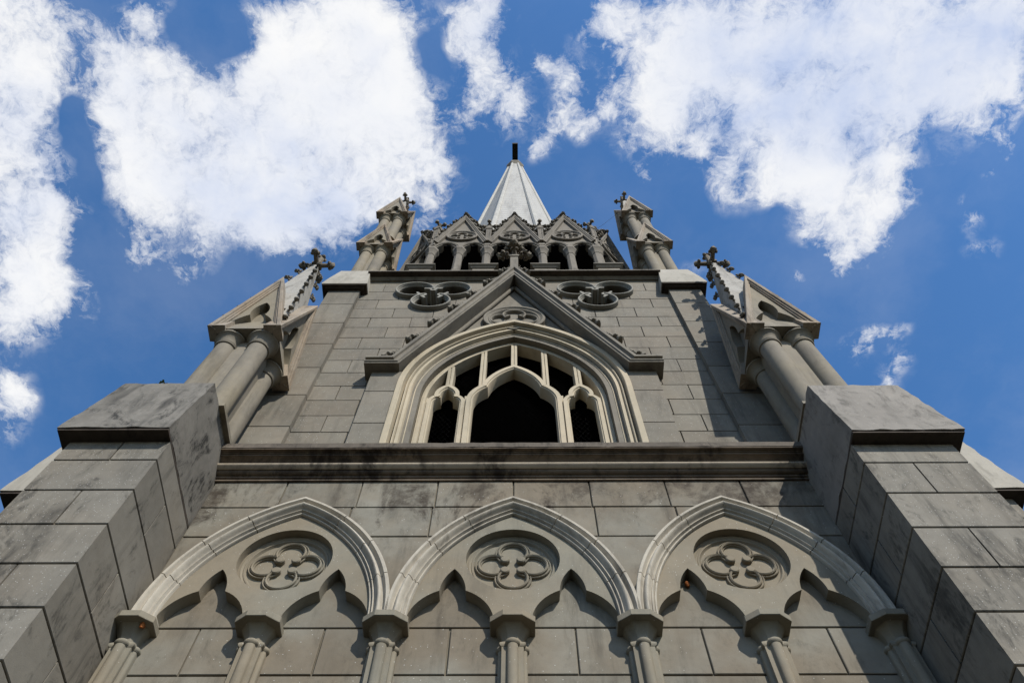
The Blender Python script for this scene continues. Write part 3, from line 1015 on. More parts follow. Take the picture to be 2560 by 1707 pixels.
# upper cornice
prof = [(7.62, 23.86), (7.60, 23.86), (7.60, 23.895), (7.585, 23.90), (7.585, 23.93), (7.57, 23.935)]
prof += [(7.565 - .03 * sin(pi * i / 6), 23.94 + .045 * i / 6) for i in range(7)]
prof += [(7.56, 23.99), (7.56, 24.09), (9.5, 24.10), (9.5, 23.86)]
mb = MB()
mb.loft([[(x, y, z) for y, z in prof] for x in (-4.24, 4.24)])
mb.box(-4.9, 4.9, 9.5, 17.5, 23.9, 24.1)
uc = part('upper_cornice', mb, 'gablegrey')
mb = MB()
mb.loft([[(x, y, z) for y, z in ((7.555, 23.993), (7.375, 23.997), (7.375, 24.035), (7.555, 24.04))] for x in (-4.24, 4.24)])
put('drip_slab', mb, 'darkslab', uc)
mb = MB()
mb.loft([[(x, y, z) for y, z in ((7.555, 24.042), (7.37, 24.037), (7.37, 24.060), (7.40, 24.085), (7.555, 24.095))] for x in (-4.24, 4.24)])
put('weathering', mb, 'palecap', uc)

# trefoil openings
tprof = [(-.0, 7.66), (-.0, 7.60), (.012, 7.565), (.03, 7.56), (.04, 7.525), (.055, 7.515), (.062, 7.485), (.075, 7.475), (.10, 7.475), (.112, 7.49), (.115, 7.61), (.10, 7.66)]
mb = MB()
mb.sweep(trefoil_path(0, TZ), [(-o, y) for o, y in tprof], closed=True)
for k in range(3):
    a = pi / 2 + 2 * pi * k / 3
    R_ = Matrix.Translation((0, 0, TZ)) @ Matrix.Rotation(-a, 4, 'Y')
    bar = [(.40, -.05), (.375, -.25), (.325, -.26), (.305, -.11), (.19, -.065), (.175, 0), (.19, .065), (.305, .11), (.325, .26), (.375, .25), (.40, .05), (.52, .045), (.52, -.045)]
    mb.loft([[(x, y, z) for x, z in bar] for y in (7.50, 7.95)], mat=R_)
tmesh = mb.mesh('trefoil_opening', 30)
mb = MB()
tp = trefoil_path(0, TZ)
ns = normals(tp, True)
mb.loft([[(x, 7.59, z) for x, z in tp], [(x, 8.05, z) for x, z in tp]], cap0=False, cap1=False)
rvm = mb.mesh('reveal', 30)
for sx in (-1, 1):
    t = part('trefoil_opening', tmesh, 'foil', (sx * TX, 0, 0))
    t['label'] = 'three-lobed opening on the %s of the gable' % ('left' if sx < 0 else 'right')
    put('reveal', rvm, 'gablegrey', t)

# ---- belfry window
wpath = pointed(1.91, 1.42, 16.6, 13.0, 26)
wp = [(.52, 7.62), (.52, 7.39), (.51, 7.38), (.405, 7.38), (.395, 7.39), (.390, 7.50), (.378, 7.56), (.362, 7.57), (.352, 7.50), (.335, 7.462), (.317, 7.468), (.305, 7.51), (.298, 7.56), (.290, 7.56), (.288, 7.51),
      (.228, 7.51), (.222, 7.52), (.216, 7.63), (.205, 7.69), (.190, 7.70), (.18, 7.63), (.165, 7.595), (.15, 7.60), (.14, 7.64), (.134, 7.70), (.129, 7.70), (.128, 7.66), (.065, 7.66), (.060, 7.72), (.05, 7.79), (.035, 7.79), (.03, 7.76), (.0, 7.76), (0, 8.05), (.3, 8.05)]
mb = MB()
mb.sweep(wpath, [(-o, y) for o, y in wp])
win = part('belfry_window', mb, 'lime')
win['label'] = 'tall pointed belfry window with pale moulded arch'
# jamb pilasters
jz = [13.0, 13.72, 15.04, 16.37, 17.30]
for sx in (-1, 1):
    mb = MB()
    xs = sorted((sx * 2.38, sx * 3.04))
    for i in range(4):
        g = .010
        z0, z1 = jz[i] + g, jz[i + 1] - g
        c = .006
        q = lambda e: [(xs[0] + e, 7.42 + e), (xs[1] - e, 7.42 + e), (xs[1] - e, 7.62), (xs[0] + e, 7.62)]
        mb.loft([[(x, y, z) for x, y in q(e)] for z, e in ((z0, c), (z0 + c, 0), (z1 - c, 0), (z1, c))])
    put('jamb', mb, 'ashlar', win)
# tracery
mb = MB()
YT, YT2 = 7.76, 8.06


def band(path, w_, y0, y1, o0=0.0, ch=.03):
    """moulded band on the outside of a light: small chamfer at the opening"""
    mb.sweep(path, [(-(o0), y1), (-(o0), y0 + ch + .02), (-(o0 + .012), y0 + ch), (-(o0 + .03), y0 + ch * .8), (-(o0 + .04), y0), (-(o0 + w_), y0), (-(o0 + w_), y1)])


mb.sweep(pointed(1.842, 1.42, 16.6, 13.0, 24), [(0, YT2), (0, YT), (-.066, YT), (-.066, YT2)])
# centre light
lowr = [(.862, 13.0), (.862, 15.0)] + arc3((.862, 16.63), (.565, 17.285), .085, 9)
lowl = [(-x, z) for x, z in reversed(lowr)]
upr = arc3((.565, 17.285), (0, 18.19), .105, 12)
band(lowr, .135, YT, YT2)
band(lowl, .135, YT, YT2)
band(mirror_path(upr), .13, YT - .004, YT2 - .004)
# side lights
for sx in (-1, 1):
    c0 = sx * 1.418
    lo = [(.277, 13.0), (.277, 15.0)] + arc3((.277, 16.60), (.125, 16.80), .035, 7)
    ll = [(-x, z) for x, z in reversed(lo)]
    up = arc3((.125, 16.80), (0, 17.20), .062, 10)
    band(shift(lo, c0), .115, YT, YT2)
    band(shift(ll, c0), .115, YT, YT2)
    band(shift(mirror_path(up), c0), .125, YT - .004, YT2 - .004)
    mb.box(min(sx * .99, sx * 1.04), max(sx * .99, sx * 1.04), YT + .05, YT2, 13.0, 16.9)
    mb.box(min(sx * 1.80, sx * 1.85), max(sx * 1.80, sx * 1.85), YT + .04, YT2, 13.0, 16.8)
# bars in the head, each a pair of fillets with a groove between
R_in = 1.842 + 1.42
for xb, zb_, hw in ((0, 18.25, .07), (.70, 17.30, .067), (-.70, 17.30, .067), (1.41, 17.26, .073), (-1.41, 17.26, .073)):
    zt_ = 16.6 + sqrt(R_in ** 2 - (abs(xb) + 1.42) ** 2) + .05
    for s_ in (-1, 1):
        a, b = sorted((xb + s_ * .007, xb + s_ * hw))
        mb.loft([[(a, YT2, z), (a, YT + .012, z), (a + .006, YT + .006, z), (b - .006, YT + .006, z), (b, YT + .012, z), (b, YT2, z)] for z in (zb_, zt_)])
    mb.box(xb - .01, xb + .01, YT + .03, YT2 - .01, zb_, zt_)
put('tracery', mb, 'lime', win)
mb = MB()
mb.box(-1.9, 1.9, 7.45, 8.05, 12.98, 13.03)
put('sill', mb, 'ledge', win)
# chain-link netting behind the tracery
mb = MB()
sp = .11
for k in range(-70, 71):
    for s_ in (-1, 1):
        pts = []
        x0 = k * sp
        # line x = x0 + s*(z-16.3)*.55, clipped to the window
        za_, zb2 = 13.0, 19.6
        lo_, hi_ = za_, zb2
        ok = []
        for j in range(0, 41):
            z = za_ + (zb2 - za_) * j / 40
            x = x0 + s_ * (z - 16.3) * .55
            lim = 1.86 if z < 16.6 else sqrt(max(0, (R_in) ** 2 - (z - 16.6) ** 2)) - 1.42
            if abs(x) < lim:
                ok.append((x, z))
        if len(ok) > 1:
            (xa, za_), (xb, zb2) = ok[0], ok[-1]
            t = .0006
            yy = 8.10 + .006 * s_
            mb.loft([[(xa - t, yy - t, za_), (xa + t, yy - t, za_), (xa, yy + t, za_)], [(xb - t, yy - t, zb2), (xb + t, yy - t, zb2), (xb, yy + t, zb2)]])
put('netting', mb, 'wire', win)

# ---- steep gable over the window
gpath = [(3.20, 17.28), (2.452, 17.28), (0, ZRA), (-2.452, 17.28), (-3.20, 17.28)]
gprof = [(0, 7.63), (0, 7.205), (.008, 7.20), (.035, 7.20), (.043, 7.185), (.055, 7.172), (.075, 7.168), (.095, 7.175), (.105, 7.19), (.115, 7.215), (.14, 7.225), (.18, 7.222), (.20, 7.205), (.205, 7.17), (.212, 7.16), (.285, 7.16), (.292, 7.17), (.292, 7.63)]
mb = MB()
mb.sweep(gpath, [(-o, y) for o, y in gprof])
gab = part('window_gable', mb, 'gablegrey')
mb = MB()
for sx in (-1, 1):
    mb.tube([(sx * 2.30, 7.55, 17.5), (sx * 0.03, 7.55, 22.96)], .055, 10)
put('roll_moulding', mb, 'gablegrey', gab)
# multifoil roundel in the tympanum
RC = 20.64
mb = MB()
rings = []
for r, y in ((.79, 7.63), (.79, 7.50), (.775, 7.485), (.72, 7.485), (.70, 7.51), (.66, 7.53), (.645, 7.515), (.62, 7.515), (.60, 7.545), (.575, 7.57), (.56, 7.625)):
    rings.append([(r * cos(2 * pi * j / 60), y, RC + r * sin(2 * pi * j / 60)) for j in range(60)])
mb.loft(rings, cap0=False, cap1=False)
mp = quatrefoil(0, RC, .315, .245, foils=4, rot=pi / 2, half=radians(118))
mb.sweep(mp, [(o, y) for o, y in ((-.06, 7.63), (-.06, 7.53), (-.045, 7.52), (-.02, 7.525), (.0, 7.56), (.0, 7.63))], closed=True)
put('multifoil_roundel', mb, 'gablegrey', gab)


def crocket_mesh(seed, s=1.0):
    """a curled leaf: origin on the rake, +x along the rake upwards, +z outwards"""
    rs = random.Random(seed)
    b = MB()
    b.tube([(-.16 * s, 0, .0), (-.10 * s, 0, .06 * s), (-.03 * s, 0, .12 * s), (-.06 * s, 0, .19 * s)], [.05 * s, .05 * s, .05 * s, .06 * s], 7)
    b.ball((-.11 * s, 0, .205 * s), .085 * s, 1, 1.2, .9, 9, 6, .5)
    for k in range(4):
        x = (.02 + .075 * k) * s
        for sy in (-1, 1):
            b.ball((x, sy * .055 * s, (.10 - .018 * k) * s), .045 * s, 1.1, .8, 1.0, 7, 5, .5)
        b.ball((x, 0, (.06) * s), .05 * s, 1.1, .9, .9, 7, 5, .4)
    b.ball((-.02 * s, -.07 * s, .16 * s), .05 * s, 1, 1, 1, 7, 5, .4)
    b.ball((-.02 * s, .07 * s, .16 * s), .05 * s, 1, 1, 1, 7, 5, .4)
    return b.mesh('crocket', 50)


def place_crocket(mesh, mat, parent, p, ang, flip=False, name='crocket', scale=1.0):
    """ang = slope angle of the rake in the x-z plane"""
    o = put(name, mesh, mat, parent)
    along = Vector((cos(ang), 0, sin(ang)))
    outw = Vector((-sin(ang), 0, cos(ang)))
    if outw.z < 0:
        outw = -outw
    side = outw.cross(along)
    mtx = Matrix(((along.x, side.x, outw.x), (along.y, side.y, outw.y), (along.z, side.z, outw.z))).to_4x4()
    mtx = Matrix.Translation(p) @ mtx @ Matrix.Scale(scale, 4)
    o.matrix_local = mtx
    return o


ck = [crocket_mesh(i, 1.08) for i in range(3)]
for c in ck:
    c.materials.append(M['gablegrey'])
for k in range(7):
    z = 17.86 + .985 * k
    x = (ZRA + .75 - z) / slope + .07
    for sx in (-1, 1):
        ang = atan2(slope, -sx)
        place_crocket(ck[k % 3], None, gab, Vector((sx * x, 7.34, z)), ang)


def fleuron(s=1.0, seed=1):
    """leaf finial: stem, four-armed lower knop, smaller upper knop and bud; origin at its foot"""
    b = MB()
    b.lathe([(.10 * s, 0), (.10 * s, .12 * s), (.14 * s, .14 * s), (.14 * s, .2 * s), (.085 * s, .26 * s), (.075 * s, .5 * s), (.10 * s, .56 * s), (.07 * s, .62 * s), (.065 * s, 1.0 * s), (.1 * s, 1.06 * s), (.06 * s, 1.12 * s), (.06 * s, 1.6 * s)], 8)
    for (zz_, L, r) in ((.30 * s, .50 * s, .115 * s), (1.0 * s, .27 * s, .095 * s)):
        for k in range(4):
            a = k * pi / 2
            d = Vector((cos(a), sin(a), 0))
            b.tube([d * .03 * s + Vector((0, 0, zz_)), d * L * .55 + Vector((0, 0, zz_ + .12 * s)), d * L * .85 + Vector((0, 0, zz_ + .10 * s))], [.06 * s, .05 * s, .06 * s], 7)
            b.ball(d * L * .9 + Vector((0, 0, zz_ + .07 * s)), r, 1, 1, .9, 9, 6, .7)
            e = Vector((-d.y, d.x, 0))
            for q in (-1, 1):
                b.ball(d * L * .72 + e * q * .12 * s + Vector((0, 0, zz_ + .11 * s)), r * .62, 1, 1, .9, 8, 5, .6)
                b.ball(d * L * .45 + e * q * .08 * s + Vector((0, 0, zz_ + .13 * s)), r * .5, 1, 1, .9, 7, 5, .6)
    b.ball((0, 0, 1.68 * s), .13 * s, 1, 1, 1.3, 10, 7, .6)
    for k in range(4):
        a = k * pi / 2 + pi / 4
        b.ball((.1 * s * cos(a), .1 * s * sin(a), 1.60 * s), .07 * s, 1, 1, 1, 7, 5, .5)
    return b


mb = MB()
mb.box(-.115, .115, 7.24, 7.48, 23.75, 24.95)
mb.box(-.145, .145, 7.21, 7.51, 24.95, 25.08)
fn = put('finial', mb, 'gablegrey', gab)
put('leaf_cluster', fleuron(.96), 'darkleaf', fn, (0, 7.36, 25.06))

# ------------------------------------------------------------------ pinnacles


def pinn_gable_meshes(w_):
    """one gable face of a pinnacle, in front of its axis (facing -y); z measured from the feet, half-width w_"""
    k = w_ / .72
    H = 2.97 * k
    rake = MB()
    path = [(w_, 0), (0, H), (-w_, 0)]
    t = .16 * k
    y = -w_
    pr = [(0, y + .34 * k), (0, y + .07 * k), (.03 * k, y + .06 * k), (.04 * k, y + .035 * k), (.075 * k, y + .03 * k), (.085 * k, y), (t, y - .012 * k), (t + .012 * k, y + .0), (t + .012 * k, y + .34 * k)]
    # path is the outer edge: the section lies inside it
    rake.sweep(path, [((t - o), yy) for o, yy in pr])
    # moulded stops at the feet, underside cut level
    v2 = []
    for (x, yy, z) in rake.v:
        v2.append((x, yy, max(z, -.11 * k)))
    rake.v = v2
    panel = MB()
    wi = w_ - .10 * k
    zb = -.02
    rt = arc3((.475 * k, zb), (.155 * k, .86 * k), .11 * k, 8)
    rt += arc3((.155 * k, .86 * k), (0, 1.56 * k), .085 * k, 8)[1:]
    op = mirror_path(rt)
    outline = [(wi, zb), (0, H - .45 * k), (-wi, zb)] + list(reversed(op))
    panel.poly(outline, -w_ + .10 * k, -w_ + .34 * k, back=True)
    return rake.mesh('gable', 30), panel.mesh('gable_panel', 30)


def cross_mesh(L, up, r):
    b = MB()
    b.box(-.13 * L / .45, .13 * L / .45, -.13 * L / .45, .13 * L / .45, -.06, .05)
    b.lathe([(r * .9, -.1), (r * .9, .12), (r * 1.15, .15), (r, .2), (r, up), (r * 1.3, up + .02), (r * .5, up + .12)], 8)
    for k in range(4):
        a = k * pi / 2
        d = Vector((cos(a), sin(a), 0))
        e = Vector((-d.y, d.x, 0))
        b.tube([d * .05, d * L * .7, d * L * .86], [r * .95, r * .8, r * .9], 8)
        b.ball(d * L, r * 1.25, 1, 1, 1, 9, 6, .6)
        for q in (-1, 1):
            b.ball(d * L * .88 + e * q * r * 1.1, r * .7, 1, 1, 1, 7, 5, .5)
        b.ball(d * L * .88 + Vector((0, 0, r * 1.1)), r * .7, 1, 1, 1, 7, 5, .5)
        b.ball(d * L * .45 + Vector((0, 0, r * .9)), r * .6, 1.2, 1.2, 1, 7, 5, .5)
    for k in range(4):
        a = k * pi / 2 + pi / 4
        b.ball((r * 1.1 * cos(a), r * 1.1 * sin(a), up * .98), r * .75, 1, 1, 1, 7, 5, .5)
    return b


def pinn_column(r, h):
    b = MB()
    b.lathe([(r * 1.45, 0), (r * 1.45, .09), (r * 1.3, .13), (r * 1.18, .15), (r * 1.22, .20), (r * 1.02, .24), (r, .28), (r, h * .5), (r * .99, h - .36), (r * 1.12, h - .355), (r * 1.17, h - .33), (r * 1.1, h - .31), (r * 1.16, h - .285), (r * 1.02, h - .265),
             (r * 1.05, h - .2), (r * 1.2, h - .12), (r * 1.42, h - .06), (r * 1.58, h - .045), (r * 1.60, h - .005), (r * 1.5, h)], 28)
    return b.mesh('column', 40)


cck = [crocket_mesh(11 + i, .54) for i in range(2)]
for c in cck:
    c.materials.append(M['leaf'])


def pinnacle(parent_loc, tiers, spire_top, label, cross_L, cross_up):
    """tiers: (w, co, r, z0, zf). Returns the part object (first tier's core)."""
    root = None
    cx, cy = parent_loc
    for (w_, co, r, z0, zf) in tiers:
        k = w_ / .72
        H = 2.97 * k
        core = MB()
        c = co + r * .25
        core.box(-c, c, -c, c, z0, zf + .3)
        if root is None:
            core.loft([[(-a, -a, z), (a, -a, z), (a, a, z), (-a, a, z)] for z, a in ((z0 - .02, w_ + .02), (z0 + .06, w_ + .02), (z0 + .14, w_ - .1), (z0 + .16, co))])
        # block above the columns and the crossing roofs
        q = w_ - .33 * k
        core.box(-q, q, -q, q, zf - .015, zf + .5 * k)
        zr_ = zf + H - .22 * k
        wr = w_ - .07 * k
        dq = .30 * k
        for sw in (0, 1):
            tri = [(-wr, zf + .02), (wr, zf + .02), (0, zr_)]
            rr = [[(x, -w_ + dq, z) for x, z in tri], [(x, w_ - dq, z) for x, z in tri]]
            if sw:
                rr = [[(y, x, z) for x, y, z in r_] for r_ in rr]
            core.loft(rr)
        if root is None:
            root = part('pinnacle', core, 'pinn', (cx, cy, 0))
            root['label'] = label
            rootc = root
        else:
            put('upper_tier', core, 'pinn', root)
        cm_ = pinn_column(r, zf - z0 - .0)
        for (a, b) in ((-1, -1), (1, -1), (1, 1), (-1, 1)):
            put('column', cm_, 'pinn', root, (a * co, b * co, z0))
        gm, pm_ = pinn_gable_meshes(w_)
        for q_ in range(4):
            put('gable', gm, 'rake', root, (0, 0, zf), q_ * pi / 2)
            put('gable_panel', pm_, 'pinn', root, (0, 0, zf), q_ * pi / 2)
    # crocketed spirelet
    hb = .60 * k
    zb_ = zf + .15
    sp = MB()
    n_ = 10
    sa_ = lambda z: hb + (.06 - hb) * (z - zb_) / (spire_top - zb_)
    zlow = zf + 1.62 * k
    rings = []
    for i in range(n_ + 1):
        z = zlow + (spire_top - zlow) * i / n_
        a = sa_(z)
        rings.append([(-a, -a, z), (a, -a, z), (a, a, z), (-a, a, z)])
    sp.loft(rings)
    c0 = .46 * k
    for (ax, ay) in ((-1, -1), (1, -1), (1, 1), (-1, 1)):
        rr = []
        for z in (zb_ - .1, zlow + .02):
            a = max(sa_(z), c0 + .004)
            i0 = c0 if z < zlow else sa_(zlow) - .08
            rr.append([(ax * i0, ay * i0, z), (ax * a, ay * i0, z), (ax * a, ay * a, z), (ax * i0, ay * a, z)])
        sp.loft(rr)
    put('spirelet', sp, 'pinnpale', root)
    nck = 8 if k > .95 else 7
    for i in range(nck):
        t = .10 + .84 * i / (nck - 1)
        a = hb * (1 - t) + .06 * t
        z = zb_ + (spire_top - zb_) * t
        for q_ in range(4):
            an = pi / 4 + q_ * pi / 2
            p = Vector((a * 1.02 * sqrt(2) * cos(an), a * 1.02 * sqrt(2) * sin(an), z))
            inw = -Vector((cos(an), sin(an), 0))
            al = (Vector((0, 0, spire_top - zb_)) + inw * (hb - .06) * sqrt(2)).normalized()
            ow = -inw
            ow = (ow - al * ow.dot(al)).normalized()
            sdv = ow.cross(al)
            o = put('crocket', cck[i % 2], None, root)
            o.matrix_local = Matrix.Translation(p) @ Matrix(((al.x, sdv.x, ow.x), (al.y, sdv.y, ow.y), (al.z, sdv.z, ow.z))).to_4x4() @ Matrix.Scale(1.0 if k > .95 else .85, 4)
    put('cross', cross_mesh(cross_L, cross_up, .074 * k), 'darkleaf', root, (0, 0, spire_top + .05))
    return root


for sx in (-1, 1):
    sd_ = 'left' if sx < 0 else 'right'
    pinnacle((sx * 5.33, 6.71), [(.72, .32, .20, 13.02, 16.43)], 22.45, 'large crocketed pinnacle on the %s buttress' % sd_, .40, .68)
    pinnacle((sx * 4.73, 8.28), [(.61, .24, .185, 24.38, 28.02), (.60, .24, .185, 29.3, 32.25)], 36.2, 'two-tier pinnacle on the %s corner pier' % sd_, .36, .62)

# ------------------------------------------------------------------ gallery crown
YG = 8.28
B = 1.95
ZV, ZA = 29.85, 33.45


def gal_col(r=.15, z0=24.1, z1=29.3):
    b = MB()
    b.lathe([(r * 1.5, z0), (r * 1.5, 26.6), (r * 1.55, 26.62), (r * 1.55, 26.72), (r * 1.25, 26.8), (r * 1.05, 26.85), (r, 26.9), (r, 28.62), (r * 1.15, 28.65), (r * 1.2, 28.7), (r * 1.02, 28.76), (r * 1.1, 28.85), (r * 1.35, 28.98), (r * 1.62, 29.08), (r * 1.7, 29.1), (r * 1.7, 29.24), (r * 1.5, 29.3)], 8, phase=pi / 8)
    return b.mesh('column', 25)


gcol = gal_col()
# bay panel
rt = []


def lancet(cx):
    r1 = arc3((.36, 29.28), (.15, 29.74), .05, 7)
    r2 = arc3((.15, 29.74), (0, 30.08), .06, 7)
    return shift(mirror_path(r1 + r2[1:]), cx)


pan = MB()
o_ = [(.93, 29.28), (.93, 30.0), (0, ZA - .35), (-.93, 30.0), (-.93, 29.28)] + list(reversed(lancet(-.4875))) + list(reversed(lancet(.4875)))
pan.poly(o_, -.0, .28, back=True)
for cx in (-.4875, .4875):
    hp = pointed(.40, .22, 29.30, None, 12)
    pan.sweep(shift(hp, cx), [(-.0, .02), (-.0, -.03), (-.02, -.045), (-.045, -.03), (-.06, -.03), (-.075, -.045), (-.10, -.045), (-.10, .02)])
panm = pan.mesh('gable_panel', 30)
rk = MB()
rk.sweep([(.975, ZV), (0, ZA), (-.975, ZV)], [(o, y) for o, y in ((0, .30), (0, -.15), (.05, -.155), (.07, -.13), (.10, -.125), (.12, -.10), (.17, -.09), (.19, -.02), (.19, .30))])
rk.v = [(x, y, max(z, ZV - .25)) for x, y, z in rk.v]
rkm = rk.mesh('gable', 30)
ro = MB()
RZ = 30.72
rings = []
for r, y in ((.58, .02), (.58, -.09), (.565, -.10), (.52, -.10), (.50, -.07), (.475, -.06), (.46, -.02), (.455, .02)):
    rings.append([(r * cos(2 * pi * j / 40), y, RZ + r * sin(2 * pi * j / 40)) for j in range(40)])
ro.loft(rings, cap0=False, cap1=False)
ro.sweep(quatrefoil(0, RZ, .245, .19, rot=0, half=radians(122), n=12), [(-.045, .02), (-.045, -.06), (-.02, -.075), (.015, -.06), (.02, .02)], closed=True)
rom = ro.mesh('rosette', 30)
gck = crocket_mesh(31, 1.1)
gck.materials.append(M['leaf'])
# small gabled pinnacle at the valleys
sp = MB()
sp.box(-.105, .105, -.105, .105, 29.55, 31.75)
sp.box(-.135, .135, -.135, .135, 31.70, 31.78)
for q_ in range(2):
    tri = [(-.135, 31.78), (.135, 31.78), (0, 32.12)]
    rr = [[(x, -.14, z) for x, z in tri], [(x, .14, z) for x, z in tri]]
    if q_:
        rr = [[(y, x, z) for x, y, z in r_] for r_ in rr]
    sp.loft(rr)
for s_ in (-1, 1):
    sp.box(s_ * .075 - .02, s_ * .075 + .02, -.125, -.10, 29.8, 31.6)
spm = sp.mesh('valley_pinnacle', 25)
spf = MB()
spf.lathe([(.05, 0), (.05, .2), (.08, .24), (.05, .3), (.04, .55)], 8)
for k in range(4):
    a = k * pi / 2
    spf.tube([(0, 0, .3), (.12 * cos(a), .12 * sin(a), .4), (.20 * cos(a), .20 * sin(a), .38)], [.05, .045, .05], 6)
    spf.ball((.22 * cos(a), .22 * sin(a), .36), .085, 1, 1, .9, 8, 5, .5)
spf.ball((0, 0, .6), .085, 1, 1, 1.2, 8, 6, .5)
spfm = spf.mesh('finial', 40)
spfm.materials.append(M['leaf'])
gf = fleuron(.52).mesh('finial', 40)
gf.materials.append(M['leaf'])


def bay(cx, cy, rz, label):
    g = part('gallery_bay', panm, 'gallery', (cx, cy, 0), rz=rz)
    g['label'] = label
    put('gable', rkm, 'gallery', g)
    put('rosette', rom, 'gallery', g)
    put('column', gcol, 'gallery', g, (0, .12, 0))
    put('column', gcol, 'gallery', g, (-.975, .12, 0))
    sl = (ZA - ZV) / .975
    for i in range(5):
        z = ZV + .55 + .66 * i
        x = (ZA - z) / sl
        for s_ in (-1, 1):
            place_crocket(gck, None, g, Vector((s_ * (x + .08), .05, z)), atan2(sl, -s_))
    put('finial', gf, None, g, (0, .05, ZA - .05))
    return g


for i, (cx, lb) in enumerate(((-B, 'gabled gallery bay, first from the left of the front'), (0, 'gabled gallery bay, middle of the front behind the leaf finial'), (B, 'gabled gallery bay, last of the front to the right'))):
    bay(cx, YG, 0, lb)
bay(-3.63, 8.99, -pi / 4, 'slanting gallery bay at the left corner')
bay(3.63, 8.99, pi / 4, 'slanting gallery bay at the right corner')
for (x, y) in ((2.925, YG + .12), (4.25, 9.75)):
    part('column', gcol, 'gallery', (x, y, 0))
for (x, y, rz) in ((-.975, YG, 0), (.975, YG, 0), (-2.925, YG, -pi / 8), (2.925, YG, pi / 8)):
    v = part('valley_pinnacle', spm, 'gallery', (x, y + .05, 0), rz=rz)
    put('finial', spfm, None, v, (0, 0, 32.05))
# ceiling, inner drum, plain unseen walls added at sides and back to keep light out
mb = MB()
octo = [(-2.925, YG + .1), (2.925, YG + .1), (4.22, 9.7), (4.22, 15.4), (2.9, 16.8), (-2.9, 16.8), (-4.22, 15.4), (-4.22, 9.7)]
mb.loft([[(x, y, z) for x, y in octo] for z in (29.95, 30.15)])
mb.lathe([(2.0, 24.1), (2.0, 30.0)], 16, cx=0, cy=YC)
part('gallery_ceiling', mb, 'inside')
mb = MB()
mb.box(-4.28, -4.1, 9.75, 15.4, 24.1, 30.1)
mb.box(4.1, 4.28, 9.75, 15.4, 24.1, 30.1)
mb.box(-3.0, 3.0, 16.6, 16.8, 24.1, 30.1)
part('gallery_light_stop', mb, 'gallery')
# pedestals on the cornice edge
pd = MB()
pd.box(-.325, .325, .13, .75, 24.08, 24.86)
pd2 = MB()
rings = []
for z, o in ((24.86, .02), (24.89, .05), (24.92, .06), (24.95, .10), (24.97, .125), (25.03, .125), (25.04, .11)):
    rings.append([(-.325 - o, .13 - o, z), (.325 + o, .13 - o, z), (.325 + o, .75 + o, z), (-.325 - o, .75 + o, z)])
pd2.loft(rings)
pdm, pdm2 = pd.mesh('pedestal'), pd2.mesh('pedestal_cap', 20)
for x in (-2.84, -.935, .935, 2.84):
    p = part('pedestal', pdm, 'gallery', (x, 7.46, 0))
    put('cap', pdm2, 'gablegrey', p)

# ------------------------------------------------------------------ spire


def sa(z):
    return .5 + .0772 * (65 - z)


OC = 1 / cos(pi / 8)
mb = MB()
mb.lathe([(sa(z) * OC, z) for z in (29.8, 33, 37, 41, 45, 49, 53, 57, 61, 64.6)], 8, phase=pi / 8)
spire = part('spire', mb.mesh('spire', 20), 'spire', (0, YC, 0))
spire['label'] = 'white octagonal spire with horizontal courses'
rb = MB()
pts = [(0, 0, 0)]
for z in (29.9, 64.6):
    a = sa(z) * OC
    pts.append((a, 0, z))
rb.tube(pts[1:], [.17, .09], 8)
rbm = rb.mesh('rib', 40)
for k in range(8):
    put('rib', rbm, 'spirerib', spire, (0, 0, 0), pi / 8 + k * pi / 4)
mb = MB()
mb.lathe([(.55, 64.5), (.58, 64.7), (.70, 65.0), (.72, 65.08), (.72, 65.35), (.60, 65.5), (.40, 65.75), (.33, 66.2)], 8, phase=pi / 8)
put('collar', mb.mesh('collar', 20), 'leaf', spire)
mb = MB()
mb.box(-.21, .21, -.21, .21, 65.9, 67.6)
mb.lathe([(.30, 65.9), (.27, 66.6), (.22, 67.2)], 8)
put('cross_base', mb, 'spirerib', spire)
mb = MB()
mb.box(-.225, .225, -1.53, 1.53, 67.7, 68.12)
mb.box(-.225, .225, -.21, .21, 67.5, 69.6)
put('cross', mb, 'black', spire)

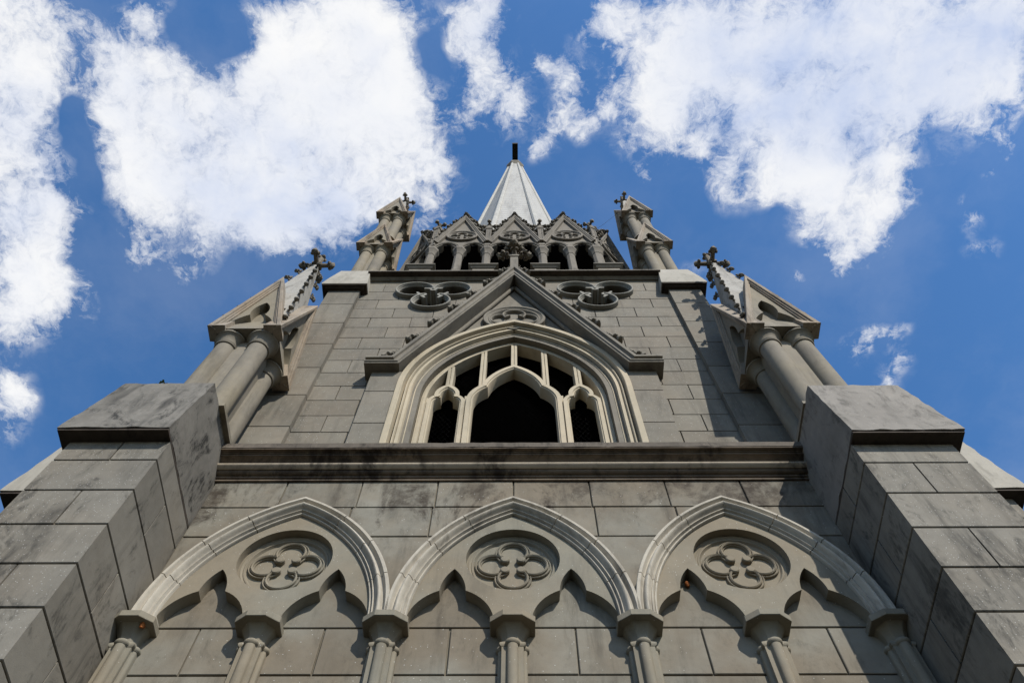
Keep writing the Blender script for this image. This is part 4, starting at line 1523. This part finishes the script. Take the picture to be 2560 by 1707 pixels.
# ------------------------------------------------------------------ small things and the ground
mb = MB()
mb.box(-1, 1, -1, 1, -.02, 0)
mb = MB()
mb.add([(-600, -600, 0), (600, -600, 0), (600, 600, 0), (-600, 600, 0)], [(0, 1, 2, 3)])
tag(put('ground', mb, 'ground'), None, None, kind='structure')


def weed(seed, s):
    rs = random.Random(seed)
    b = MB()
    for k in range(26):
        a = rs.uniform(0, 2 * pi)
        L = rs.uniform(.5, 1.0) * s
        lean = rs.uniform(.2, .9)
        x0, y0 = rs.uniform(-.5, .5) * s, rs.uniform(-.4, .4) * s
        p = [Vector((x0, y0, -.01)), Vector((x0 + cos(a) * L * lean * .4, y0 + sin(a) * L * lean * .4, L * .6)), Vector((x0 + cos(a) * L * lean, y0 + sin(a) * L * lean, L * .9))]
        b.tube(p, [.008 * s / .15, .007 * s / .15, .002], 4)
        b.ball(p[2], .022 * s / .15, 1.4, 1.4, .6, 5, 4, .4)
    return b


tag(put('weed_tuft', weed(1, .10), 'weed', None, (-5.55, 5.66, 13.03)), 'larger dark green weed tuft growing on the stained left buttress cap', 'weed')
tag(put('weed_tuft', weed(5, .06), 'weed', None, (-5.25, 5.66, 13.03)), 'tiny weed tuft beside the left pinnacle column on the stained cap', 'weed')


def lump(seed):
    b = MB()
    rs = random.Random(seed)
    for k in range(6):
        b.ball((rs.uniform(-.02, .02), rs.uniform(-.015, .015), rs.uniform(-.02, .02)), rs.uniform(.018, .03), 1, 1, 1, 8, 6, .5)
    return b


tag(put('mud_nest', lump(3), 'mud', None, (-4.36, 6.80, 9.03)), 'small orange mud nest under the capital against the left buttress', 'insect nest')
tag(put('mud_nest', lump(9), 'mud', None, (2.24, 6.965, 9.93)), 'orange mud nest in the tip of a trefoil under the arch at right', 'insect nest')
# conductor wire from the gallery to the right pinnacle
mb = MB()
pa, pb = Vector((2.95, 8.35, 31.6)), Vector((4.4, 8.1, 34.2))
mb.tube([pa.lerp(pb, i / 12) - Vector((0, 0, .12 * sin(pi * i / 12))) for i in range(13)], .005, 6)
tag(put('lightning_wire', mb, 'wire'), 'thin dark wire strung between the gallery and the right upper pinnacle', 'wire')
